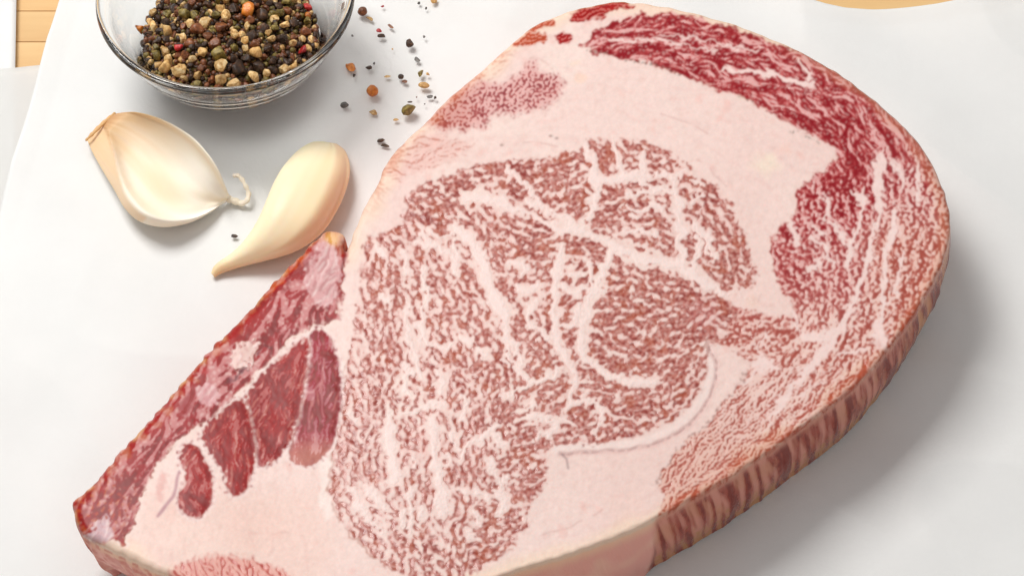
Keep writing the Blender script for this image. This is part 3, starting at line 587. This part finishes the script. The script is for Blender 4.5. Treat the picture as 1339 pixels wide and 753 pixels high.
bowl = link('glass_bowl', lathe('glass_bowl', spline(prof, 5), GLASS)); bowl.location = (BX, BY, .0004)
tag(bowl, 'small clear glass bowl holding mixed peppercorns, cut off by the top edge', 'bowl')

def pepper_material(name, stops, rough=.5, scale=1.7, bumpy=.5):
    m, n, l, b = material(name); t = nz(n, l, scale, 5, .65); r = ramp(n, l, t.outputs[0], stops)
    oi = n.new('ShaderNodeObjectInfo'); hs = n.new('ShaderNodeHueSaturation'); mr = n.new('ShaderNodeMapRange'); mr.inputs[3].default_value = .7; mr.inputs[4].default_value = 1.25
    l.new(oi.outputs['Random'], mr.inputs[0]); l.new(mr.outputs[0], hs.inputs['Value']); l.new(r.outputs[0], hs.inputs['Color']); l.new(hs.outputs[0], b.inputs['Base Color'])
    b.inputs['Roughness'].default_value = rough; bump(n, l, b, t.outputs[0], bumpy, .0004); return m
K_ = {'black': pepper_material('black_pepper_skin', [(.3, srgb(26,15,8)), (.55, srgb(66,40,22)), (.75, srgb(122,84,50))]),
      'brown': pepper_material('brown_pepper_skin', [(.3, srgb(74,36,20)), (.6, srgb(134,78,42)), (.8, srgb(176,116,70))], .4),
      'tan': pepper_material('tan_pepper_skin', [(.3, srgb(170,118,62)), (.55, srgb(214,172,108)), (.8, srgb(236,208,154))]),
      'green': pepper_material('green_pepper_skin', [(.3, srgb(74,60,20)), (.6, srgb(138,118,54)), (.8, srgb(192,168,96))]),
      'red': pepper_material('red_pepper_skin', [(.3, srgb(138,20,24)), (.6, srgb(196,44,46)), (.8, srgb(224,96,90))], .35),
      'cream': pepper_material('cracked_pepper_core', [(.30, srgb(134,82,36)), (.46, srgb(216,172,108)), (.7, srgb(246,222,172))], .6),
      'amber': pepper_material('amber_pepper_skin', [(.3, srgb(170,84,20)), (.6, srgb(214,128,40)), (.8, srgb(236,172,84))], .35),
      'grey': pepper_material('grey_pepper_skin', [(.3, srgb(70,66,64)), (.6, srgb(112,106,102)), (.8, srgb(150,144,138))])}
def corn_mesh(seed, kind, mat):
    """unit-radius peppercorn: whole (wrinkled ball), half (cracked open), chunk, flake"""
    bm = bmesh.new(); bmesh.ops.create_icosphere(bm, subdivisions=3 if kind in ('whole', 'half') else 2, radius=1); rnd = random.Random(seed); off = Vector((seed*3.7, seed*1.3, seed*.7))
    pl = [(Vector((rnd.gauss(0, 1), rnd.gauss(0, 1), rnd.gauss(0, 1))).normalized(), rnd.uniform(.3, .8)) for _ in range({'whole': 0, 'half': 4, 'chunk': 7, 'flake': 5}[kind])]
    for v in bm.verts:
        d = v.co.normalized(); r = 1+(.09 if kind == 'whole' else .26)*mnoise.noise(d*1.3+off)
        if kind in ('whole', 'half'): r -= .11*abs(mnoise.noise(d*3.4+off))+.05*abs(mnoise.noise(d*7+off))
        else: r += .16*mnoise.noise(d*2.6+off)
        p = d*r
        for nn, h in pl:
            e = p.dot(nn)-h
            if e > 0: p -= nn*e*.93
        if kind == 'flake': p.z *= .32; p.x *= 1.25
        if kind == 'half': p += d*.04*mnoise.noise(p*5+off)
        v.co = p
    me = bpy.data.meshes.new('peppercorn'); bm.to_mesh(me); bm.free(); me.materials.append(mat)
    me.polygons.foreach_set('use_smooth', np.full(len(me.polygons), kind in ('whole', 'half'))); return me
KINDS = {'black': ('half', 'smaller wrinkled black peppercorn in the mixed heap inside the glass bowl'), 'brown': ('half', 'smaller reddish brown peppercorn in the mixed heap inside the glass bowl'),
         'tan': ('half', 'smaller tan peppercorn in the mixed heap inside the glass bowl'), 'green': ('half', 'smaller olive green peppercorn in the mixed heap inside the glass bowl'),
         'red': ('half', 'smaller bright red pepper berry in the mixed heap inside the glass bowl'), 'cream': ('chunk', 'smaller cracked cream coloured pepper piece in the heap inside the glass bowl'), 'amber': ('half', '')}
VAR = {c: [corn_mesh(17*i+hash_, k, K_[c]) for i in range(5)] for hash_, (c, (k, _)) in enumerate(KINDS.items())}
for i in range(3):
    for q, c in enumerate(('black', 'brown', 'tan', 'green')): VAR[c].append(corn_mesh(90-10*q+i, 'chunk', K_[c]))
FOUND = [  # peppercorns the picture singles out: px, py, width px, colour, label
 (217,40,19,'tan','round tan peppercorn near the left end of the bowl heap'), (183,39,18,'amber','amber brown peppercorn at the far left of the bowl heap'), (195,29,12,'cream','cream pepper piece just above the amber corn at the far left'),
 (201,17,14,'cream','upper cream pepper piece at the left side of the bowl heap'), (257,40,23,'brown','long reddish brown peppercorn with a pale side, left of the heap centre'), (234,62,13,'red','small red pepper berry in the left half of the bowl heap'),
 (252,78,13,'cream','flat cream pepper piece below the small red berry at left'), (215,88,19,'tan','pale tan peppercorn at the lower left rim of the heap'), (234,91,21,'cream','yellowish cream pepper chunk at the lower left rim of the heap'),
 (290,35,20,'brown','shiny red brown peppercorn at the middle of the bowl heap'), (297,20,19,'cream','crescent shaped cream pepper piece above the shiny red brown corn'), (305,46,16,'cream','cream pepper chunk right below the shiny red brown corn'),
 (286,71,22,'green','pale olive peppercorn in the front middle of the heap'), (290,87,20,'cream','cream pepper chunk under the pale olive peppercorn'), (291,103,22,'cream','large cream pepper chunk at the very front of the heap'),
 (312,88,22,'black','dark purplish peppercorn at the front of the heap beside the cream chunks'), (332,100,20,'cream','cream pepper chunk at the front right of the dark purplish corn'), (371,91,18,'cream','cream pepper piece at the lower right rim of the heap'),
 (334,70,19,'tan','cracked tan peppercorn behind the dark purplish corn'), (353,51,15,'cream','whitish pepper piece left of the black corn at the right'), (369,51,18,'black','round black peppercorn in the right part of the heap'),
 (384,56,14,'cream','narrow cream pepper piece between black corn and red berry at right'), (396,66,15,'red','red pepper berry at the lower right of the bowl heap'), (407,53,13,'cream','pale yellow pepper piece at the far right rim of the heap'),
 (403,10,15,'red','pinkish red pepper berry at the upper right of the bowl heap'), (404,21,12,'amber','orange pepper piece just below the pinkish red berry at upper right'), (365,17,15,'green','yellow green peppercorn near the top right of the heap'),
 (371,34,15,'cream','cream pepper chunk above the round black corn at right'), (325,14,21,'amber','orange tan peppercorn near the top middle of the heap'), (240,20,17,'green','mossy green peppercorn near the top left of the heap'), (322,62,14,'cream','small whitish pepper piece at the heap middle, right of the olive corn')]
rnd = random.Random(5)
RF = .70*R; ZC, ZM = .0118, .0178
def mound(x, y): return ZC+(ZM-ZC)*max(0, 1-(math.hypot(x, y)/RF)**2.2)
def project(p):
    d = np.asarray(p, float)-CAM; w = d.dot(FWD); return PW/2+FPX*d.dot(RIGHT)/w, PH/2-FPX*d.dot(UP)/w
placed = []; 
PICK = ['black']*38+['brown']*25+['tan']*10+['cream']*14+['green']*13
for fx, fy, fd, fc, fl in FOUND:
    p = at(fx, fy, ZM)
    for _ in range(4): p = at(fx, fy, mound(p[0]-BX, p[1]-BY)+.0006)
    r = fd/2*mpp(p)*1.02; x, y, z = p[0]-BX, p[1]-BY, p[2]; placed.append((x, y, z, r*.9))
    o = link('peppercorn', rnd.choice(VAR[fc])); o.location = p; o.rotation_euler = [rnd.uniform(0, 6.28) for _ in range(3)]; o.scale = (r*1.05, r*.95, r*.92); tag(o, fl, 'peppercorn')
tries = 0
for size, want in ((.0019, 24), (.0015, 100), (.00115, 150)):
    got = 0; tries = 0
    while got < want and tries < 6000:
        tries += 1
        a = rnd.uniform(0, 2*math.pi); rr = RF*math.sqrt(rnd.random())*.985; x, y = rr*math.cos(a), rr*math.sin(a); r = size*rnd.uniform(.85, 1.15)
        z = mound(x, y)+rnd.uniform(-.0006, .0009)-r*.2
        u, v = project((BX+x, BY+y, z))
        if v < -14: continue
        if any((x-q[0])**2+(y-q[1])**2+(z-q[2])**2 < (.84*(r+q[3]))**2 for q in placed): continue
        placed.append((x, y, z, r)); got += 1
        c = rnd.choice(PICK)
        if c in ('cream',): r *= 1.12
        o = link('peppercorn', rnd.choice(VAR[c])); o.location = (BX+x, BY+y, z); o.rotation_euler = [rnd.uniform(0, 6.28) for _ in range(3)]; o.scale = (r, r*rnd.uniform(.88, 1.08), r*rnd.uniform(.85, 1))
        tag(o, KINDS[c][1], 'peppercorn', {'black': 'black peppercorns in the bowl', 'brown': 'brown peppercorns in the bowl', 'tan': 'tan peppercorns in the bowl', 'green': 'green peppercorns in the bowl', 'red': 'red pepper berries in the bowl', 'cream': 'cracked pepper pieces in the bowl'}[c])
# everything under and between them, and the far side of the heap: too many and too small to count
def crumbs():
    V, Fc, MI = [], [], []; mats = ['black', 'brown', 'green', 'cream', 'tan']; tm = [VAR[c][0] for c in mats]; base = []
    for c in range(5):
        bm = bmesh.new(); bmesh.ops.create_icosphere(bm, subdivisions=1, radius=1)
        for v in bm.verts: v.co *= 1+.35*mnoise.noise(v.co*2+Vector((c*5., 0, 0)))
        base.append(([v.co.copy() for v in bm.verts], [[v.index for v in f.verts] for f in bm.faces])); bm.free()
    for i in range(2600):
        a = rnd.uniform(0, 2*math.pi); rr = RF*math.sqrt(rnd.random())*.97; x, y = rr*math.cos(a), rr*math.sin(a)
        u, v = project((BX+x, BY+y, .015)); far = v < -14
        r = rnd.uniform(.0012, .0019) if far else rnd.uniform(.0005, .0011)
        z = max(mound(x, y)-(0 if far else .0010)+rnd.uniform(-.0012, .0006), .0092+.004*(rr/RF)**3); k = rnd.choice([0, 0, 0, 0, 0, 1, 1, 1, 2, 2, 3, 4] if not far else [0, 1, 2, 3, 4]); mt = Matrix.Rotation(rnd.uniform(0, 6), 3, 'X') @ Matrix.Rotation(rnd.uniform(0, 6), 3, 'Z')
        vs, fs = base[k]; o = len(V)
        V.extend([tuple((mt @ p)*r+Vector((x, y, z))) for p in vs]); Fc.extend([[q+o for q in f] for f in fs]); MI.extend([k]*len(fs))
    o = len(V); nr_ = 40                                              # body of the heap
    for ring in range(9):
        t = ring/8; 
        for i in range(nr_): a = 2*math.pi*i/nr_; V.append((RF*.96*t*math.cos(a), RF*.96*t*math.sin(a), mound(RF*t, 0)-.0016))
    for ring in range(8):
        for i in range(nr_):
            j = (i+1) % nr_; Fc.append((o+ring*nr_+i, o+(ring+1)*nr_+i, o+(ring+1)*nr_+j, o+ring*nr_+j)); MI.append(0)
    me = mesh('ground_pepper', [(p[0]/.0015, p[1]/.0015, p[2]/.0015) for p in V], Fc, None); [me.materials.append(K_[c]) for c in mats]; me.polygons.foreach_set('material_index', np.array(MI, np.int32))
    ob = link('ground_pepper', me); ob.location = (BX, BY, 0); ob.scale = (.0015,)*3; tag(ob, 'finely cracked pepper filling the glass bowl between the whole corns', 'pepper', kind='stuff')
crumbs()

# ---------------------------------------------------------------- scattered pepper
SCAT = [  # px, py, length px, width px, angle, colour, kind, label
 (474,16,13,12,20,'brown','whole','dark red brown peppercorn nearest the bowl rim at the top'), (483,24,10,6,30,'tan','flake','tan flake touching the dark red brown peppercorn near the bowl rim'),
 (496,40,9,7,10,'red','chunk','maroon pepper crumb, upper of a touching pair right of the bowl'), (499,47,11,7,-10,'black','chunk','dark maroon pepper crumb, lower of a touching pair right of the bowl'),
 (511,34,8,5,40,'brown','flake','small brown pepper flake beside the maroon pair'), (536,57,11,11,0,'black','half','dark cracked peppercorn with a pale core, farthest from the bowl'),
 (458,86,20,11,68,'amber','flake','long orange brown pepper husk beside the bowl'), (463,99,6,6,0,'black','chunk','black crumb at the lower end of the orange brown husk'),
 (482,89,9,10,0,'black','chunk','black pepper crumb between the orange husk and the pale flake'), (489,83,4,4,0,'grey','chunk','tiny grey speck beside the black crumb'),
 (506,99,8,5,0,'cream','flake','pale cream pepper flake above the orange peppercorn'), (524,101,9,8,20,'black','chunk','dark crumb with a brown tail left of the green pepper bits'), (530,106,9,6,30,'brown','flake','brown husk trailing from the dark crumb'),
 (546,77,8,7,60,'grey','flake','pale grey pepper flake above the green bits'), (550,96,13,10,10,'green','chunk','greenish cracked pepper piece near the steak edge'), (560,97,6,5,0,'tan','chunk','small tan crumb right of the greenish piece'),
 (554,112,15,8,10,'tan','whole','oval tan pepper seed just below the greenish piece'), (487,120,16,15,0,'amber','whole','bright orange round peppercorn on the parchment'),
 (452,137,11,12,50,'grey','chunk','dark grey pepper chunk below the bowl, above the peeled garlic'), (488,146,12,8,40,'tan','flake','tan pepper flake below the orange peppercorn'),
 (535,145,20,16,-20,'green','half','large olive green peppercorn, biggest of the loose ones'), (562,126,8,5,0,'grey','flake','grey pepper flake close to the steak edge'), (569,128,5,5,0,'black','chunk','tiny black speck closest to the steak edge'),
 (517,156,7,4,0,'tan','flake','tiny tan flake left below the large olive peppercorn'), (498,183,9,6,-20,'black','flake','black pepper flake, upper of the pair right of the peeled garlic'), (503,190,10,6,10,'black','flake','black pepper flake, lower of the pair right of the peeled garlic'),
 (567,1,12,9,0,'tan','half','tan peppercorn cut off by the top edge of the picture'), (548,4,5,4,0,'grey','chunk','tiny grey speck at the top right of the scatter'), (557,11,4,4,0,'black','chunk','tiny black speck below the grey one at the top'),
 (536,133,5,3,0,'black','flake','tiny black flake just above the large olive peppercorn'), (306,308,9,5,10,'black','flake','lone black pepper flake between the two garlic cloves'), (461,47,4,4,0,'grey','chunk','tiny grey speck next to the bowl side'), (554,48,5,4,0,'grey','chunk','faint grey speck right of the cracked dark peppercorn'),
 (545,127,3,3,0,'brown','chunk','tiny brown speck right above the olive peppercorn'), (500,8,4,4,0,'red','flake','faint reddish speck at the top between bowl and steak'), (513,64,3,3,0,'tan','chunk','tiny tan speck in the middle of the scatter'), (555,136,3,3,0,'grey','chunk','tiny grey speck right of the olive peppercorn')]
for i, (x, y, a, b, ang_, c, k, lb) in enumerate(SCAT):
    me = corn_mesh(200+i, k, K_[c]); hz = (min(a, b)/2 if k in ('whole', 'half') else min(a, b)*.42)*.00021
    p = at(x, y, hz*.7); s_ = mpp(p); o = link('pepper_flake' if k == 'flake' else 'peppercorn' if k in ('whole', 'half') else 'pepper_crumb', me)
    o.location = p; o.scale = (a/2*s_, b/2*s_*1.12, hz if k != 'flake' else hz*1.6); o.rotation_euler = (0, 0, -math.radians(ang_)); o.location.z = -.0001+hz*(.97 if k in ('whole', 'half') else .75 if k == 'chunk' else .4)
    tag(o, lb, 'pepper', 'loose pepper scattered on the parchment')

# ---------------------------------------------------------------- garlic
def garlic_material(name, sss, rough, streak):
    m, n, l, b = material(name); a = n.new('ShaderNodeAttribute'); a.attribute_name = 'tint'; l.new(a.outputs['Color'], b.inputs['Base Color'])
    b.inputs['Roughness'].default_value = rough; b.inputs['Subsurface Weight'].default_value = sss; b.inputs['Subsurface Radius'].default_value = (1, .55, .25); b.inputs['Subsurface Scale'].default_value = .003
    g = nz(n, l, 500, 4, .6); bump(n, l, b, g.outputs[0], streak, .0003); return m
GSKIN = garlic_material('garlic_skin', .10, .6, .2); GFLESH = garlic_material('garlic_flesh', .3, .48, .12)
def clove(pairs, depth, profile, colour, mat, name, root, nth=72, per=7):
    """solid between two silhouette edges: each station is a closed section across the line from left to right edge, as deep as depth(t) along the line of sight"""
    L = np.array(spline([p[0] for p in pairs], per)); Rr = np.array(spline([p[1] for p in pairs], per)); n = len(L)
    V, F_, Cc = [], [], []; o = np.array([root.location.x, root.location.y, 0.])
    zc = np.zeros(n); secs = []
    for i in range(n):
        t = i/(n-1); d = (Rr[i]-L[i]); wpx = max(.4, np.hypot(*d)/2); mid = (L[i]+Rr[i])/2
        p = at(mid[0], mid[1], .006); s_ = mpp(p); e1 = (d[0]*RIGHT-d[1]*UP); e1 /= np.linalg.norm(e1)+1e-9; ray = p-CAM; ray /= np.linalg.norm(ray); e2 = -ray
        w = wpx*s_; dp = depth(t)*w; sec = []
        for k in range(nth):
            th = 2*math.pi*k/nth; x, up_ = math.cos(th), math.sin(th); c = profile(t, x, up_)
            sec.append((x*w*e1+c*dp*e2, x, up_))
        secs.append((mid, sec)); zc[i] = -min(q[0][2] for q in sec)
    zc = np.maximum(zc, .0006); 
    for _ in range(6): zc[1:-1] = np.maximum(zc[1:-1], (zc[:-2]+zc[2:])/2*.995)
    for i, (mid, sec) in enumerate(secs):
        p = at(mid[0], mid[1], zc[i])
        for q, x, up_ in sec: V.append(p+q-o); Cc.append(colour(i/(n-1), x, up_))
    for i in range(n-1):
        for k in range(nth): j = (k+1) % nth; F_.append((i*nth+k, i*nth+j, (i+1)*nth+j, (i+1)*nth+k))
    F_.append(tuple(range(nth-1, -1, -1))); F_.append(tuple((n-1)*nth+k for k in range(nth)))
    me = mesh(name, V, F_, mat); bm = bmesh.new(); bm.from_mesh(me); bmesh.ops.recalc_face_normals(bm, faces=bm.faces); bm.to_mesh(me); bm.free(); me.polygons.foreach_set('use_smooth', np.ones(len(me.polygons), bool))
    colattr(me, np.clip(np.array(Cc), 0, .95)); return link(name, me, root), zc
def ss(a, b, x): t = min(1, max(0, (x-a)/(b-a))); return t*t*(3-2*t)
def mixc(a, b, f): return a*(1-f)+b*f
def tube(name, pts, radii, mat, root, col, n=12):
    v, f = [], []; pts = [np.array(p) for p in pts]; o = np.array([root.location.x, root.location.y, 0.])
    for i, p in enumerate(pts):
        d = pts[min(i+1, len(pts)-1)]-pts[max(i-1, 0)]; d = Vector(d).normalized(); a = d.orthogonal().normalized(); b = d.cross(a)
        a = d.cross(Vector((0, 0, 1))).normalized() if abs(d.z) < .95 else a; b = d.cross(a)
        for k in range(n): th = 2*math.pi*k/n; v.append(p+radii[i]*(math.cos(th)*np.array(a)+math.sin(th)*np.array(b)*.7)-o)
    for i in range(len(pts)-1):
        for k in range(n): j = (k+1) % n; f.append((i*n+k, i*n+j, (i+1)*n+j, (i+1)*n+k))
    f.append(tuple(range(n-1, -1, -1))); f.append(tuple((len(pts)-1)*n+k for k in range(n)))
    me = mesh(name, v, f, mat); colattr(me, np.tile(col, (len(v), 1))); return link(name, me, root)
c = at(215, 225, 0); g1 = empty('garlic_skin', (float(c[0]), float(c[1]), 0)); tag(g1, 'empty papery garlic skin, hollow side up, with a curled stem end', 'garlic')
PA = [((113,181),(150,149)),((117,191),(163,147)),((124,205),(180,147)),((136,226),(206,154)),((150,249),(231,166)),((164,273),(254,182)),((184,290),(273,203)),((214,297),(286,223)),((246,292),(294,241)),((272,280),(298,251)),((288,269),(300,255)),((296,264),(303,258))]
def ridge(t): return mixc(.05, -.80, ss(.0, .42, t))+.22*ss(.75, 1, t)
def profA(t, x, u):
    """a dry husk: rounded outside, hollow inside with a thin rim"""
    s0 = math.sqrt(max(0, 1-x*x)); wob = .03*mnoise.noise(Vector((x*4, t*5, 1)))
    if u < 0: return -s0*1.0
    r = ridge(t); h = .42*ss(0, .12, t)*ss(1.0, .8, t); deep = ss(.03, .3, t)*ss(1., .72, t)
    if x < r: return h*((x+1)/(r+1+1e-6))**.8+wob*s0
    q = (x-r)/(1-r); lip = ss(0, .10, q)*ss(1, .93, q)
    c_ = h*(1-q)**1.3-lip*deep*.78*(4*q*(1-q))**.55+(1-deep)*s0*.25
    return max(c_, -.86*s0)+wob*s0*(1+deep)+.022*s0*mnoise.noise(Vector((x*16, t*2.2, 4)))
WHT, IVO, TAN_, BRN, PEA = lin((246,238,224)), lin((242,226,198)), lin((224,184,132)), lin((176,118,66)), lin((238,204,162))
def colA(t, x, u):
    st = mnoise.noise(Vector((x*14, t*1.6, 3)))*.6+mnoise.noise(Vector((x*30, t*2.5, 7)))*.4; bl = mnoise.noise(Vector((x*2.5, t*3, 5)))
    c_ = mixc(WHT, IVO, ss(-.3, .5, bl)*.8); c_ = mixc(c_, TAN_, ss(.55, .05, t+.14*st-.08*x)*.9); c_ = mixc(c_, BRN, ss(.2, .0, t+.10*st)*.7)
    c_ = mixc(c_, BRN, ss(.15, .6, st)*ss(.6, .1, t)*.6)
    r = ridge(t)
    if u > 0 and t < .55: c_ = mixc(c_, PEA if x < r else c_, .75); c_ = mixc(c_, BRN, .4*ss(.09, .0, abs(x-r))*ss(.55, .25, t))
    c_ = mixc(c_, TAN_, .45*ss(.30, .05, math.hypot((x+.1)*.8, (t-.5)*1.6))); c_ = mixc(c_, lin((250,242,228)), .7*ss(.08, .02, min(abs(x-r), abs(1-x)))*ss(.2, .5, t)); return c_
clove_obj, zA = clove(PA, lambda t: .72+.1*math.sin(math.pi*t), profA, colA, GSKIN, 'husk', g1)
zt = float(zA[-1])
tail_px = spline([(298,260,zt),(307,263,zt*.9),(316,266,zt*.7),(323,262,.0016),(325,253,.0022),(321,243,.0034),(315,233,.0042),(309,229,.0046),(305,231,.0042)], 4)
tube('stem_end', [at(*p) for p in tail_px], [.00105*(1-.45*ss(0, 20, i))+.00015*math.sin(i*1.7) for i in range(len(tail_px))], GSKIN, g1, lin((240,226,206)))
rp = [at(*p) for p in [(112,184,float(zA[0])*.9),(120,176,float(zA[0])*1.35),(131,165,float(zA[0])*1.5),(142,155,float(zA[0])*1.35),(150,148,float(zA[0]))]]
tube('root_plate', spline([tuple(p) for p in rp], 4), [.0003+.0003*math.sin(math.pi*i/16)+.00012*math.sin(i*2.1) for i in range(17)], GSKIN, g1, lin((216,170,116)))
c = at(385, 270, 0); g2 = empty('garlic_clove', (float(c[0]), float(c[1]), 0)); tag(g2, 'peeled yellowish garlic clove with a thin curved tip beside the steak', 'garlic')
PB = [((421,185),(440,188)),((408,186),(451,197)),((393,194),(457,213)),((379,207),(457,232)),((366,224),(450,256)),((356,243),(440,277)),((348,262),(426,299)),((339,283),(407,317)),((327,304),(382,331)),((312,322),(352,340)),((298,334),(324,347)),((286,342),(303,353)),((279,349),(289,358)),((276,357),(281,363))]
def profB(t, x, u):
    s0 = math.sqrt(max(0, 1-x*x)); k = .5*ss(0, .2, t)*ss(.8, .5, t)
    if u < 0: return -s0
    f = min(1, 1.12*max(0, 1-abs(x+.15)**3)**.5) if x > -1 else 0
    c_ = mixc(s0, f*s0**.35, k); return c_+.030*s0*math.cos(5*math.acos(max(-1, min(1, x)))+3*t)*ss(0, .2, t)-.06*ss(.06, .0, abs(x-.15-.1*t))*ss(.16, .04, t)+.012*mnoise.noise(Vector((x*4, t*5, 2)))
CR, YE, PC, GT = lin((246,232,198)), lin((240,218,172)), lin((236,198,160)), lin((214,176,132))
def colB(t, x, u):
    st = mnoise.noise(Vector((x*4, t*1.5, 13))); c_ = mixc(CR, YE, ss(-.7, .8, .5*st+.6*x)*.8)
    c_ = mixc(c_, PC, ss(.35, .85, x+.25*mnoise.noise(Vector((x*3, t*4, 9))))*.7); c_ = mixc(c_, PC, .35*ss(.14, .02, math.hypot((x-.2)*.6, t-.62)))  # first mix: scattered and reflected orange light put into the lower side; then peach facet
    c_ = mixc(c_, lin((226,216,160)), .5*ss(.12, 0, t)*ss(.3, -.6, x)); c_ = mixc(c_, lin((222,178,120)), .5*ss(.7, .95, t)); c_ = mixc(c_, GT, .4*ss(.05, .01, abs(x-.15))*ss(.12, .05, t)); return c_
clove(PB, lambda t: .84, profB, colB, GFLESH, 'flesh', g2)
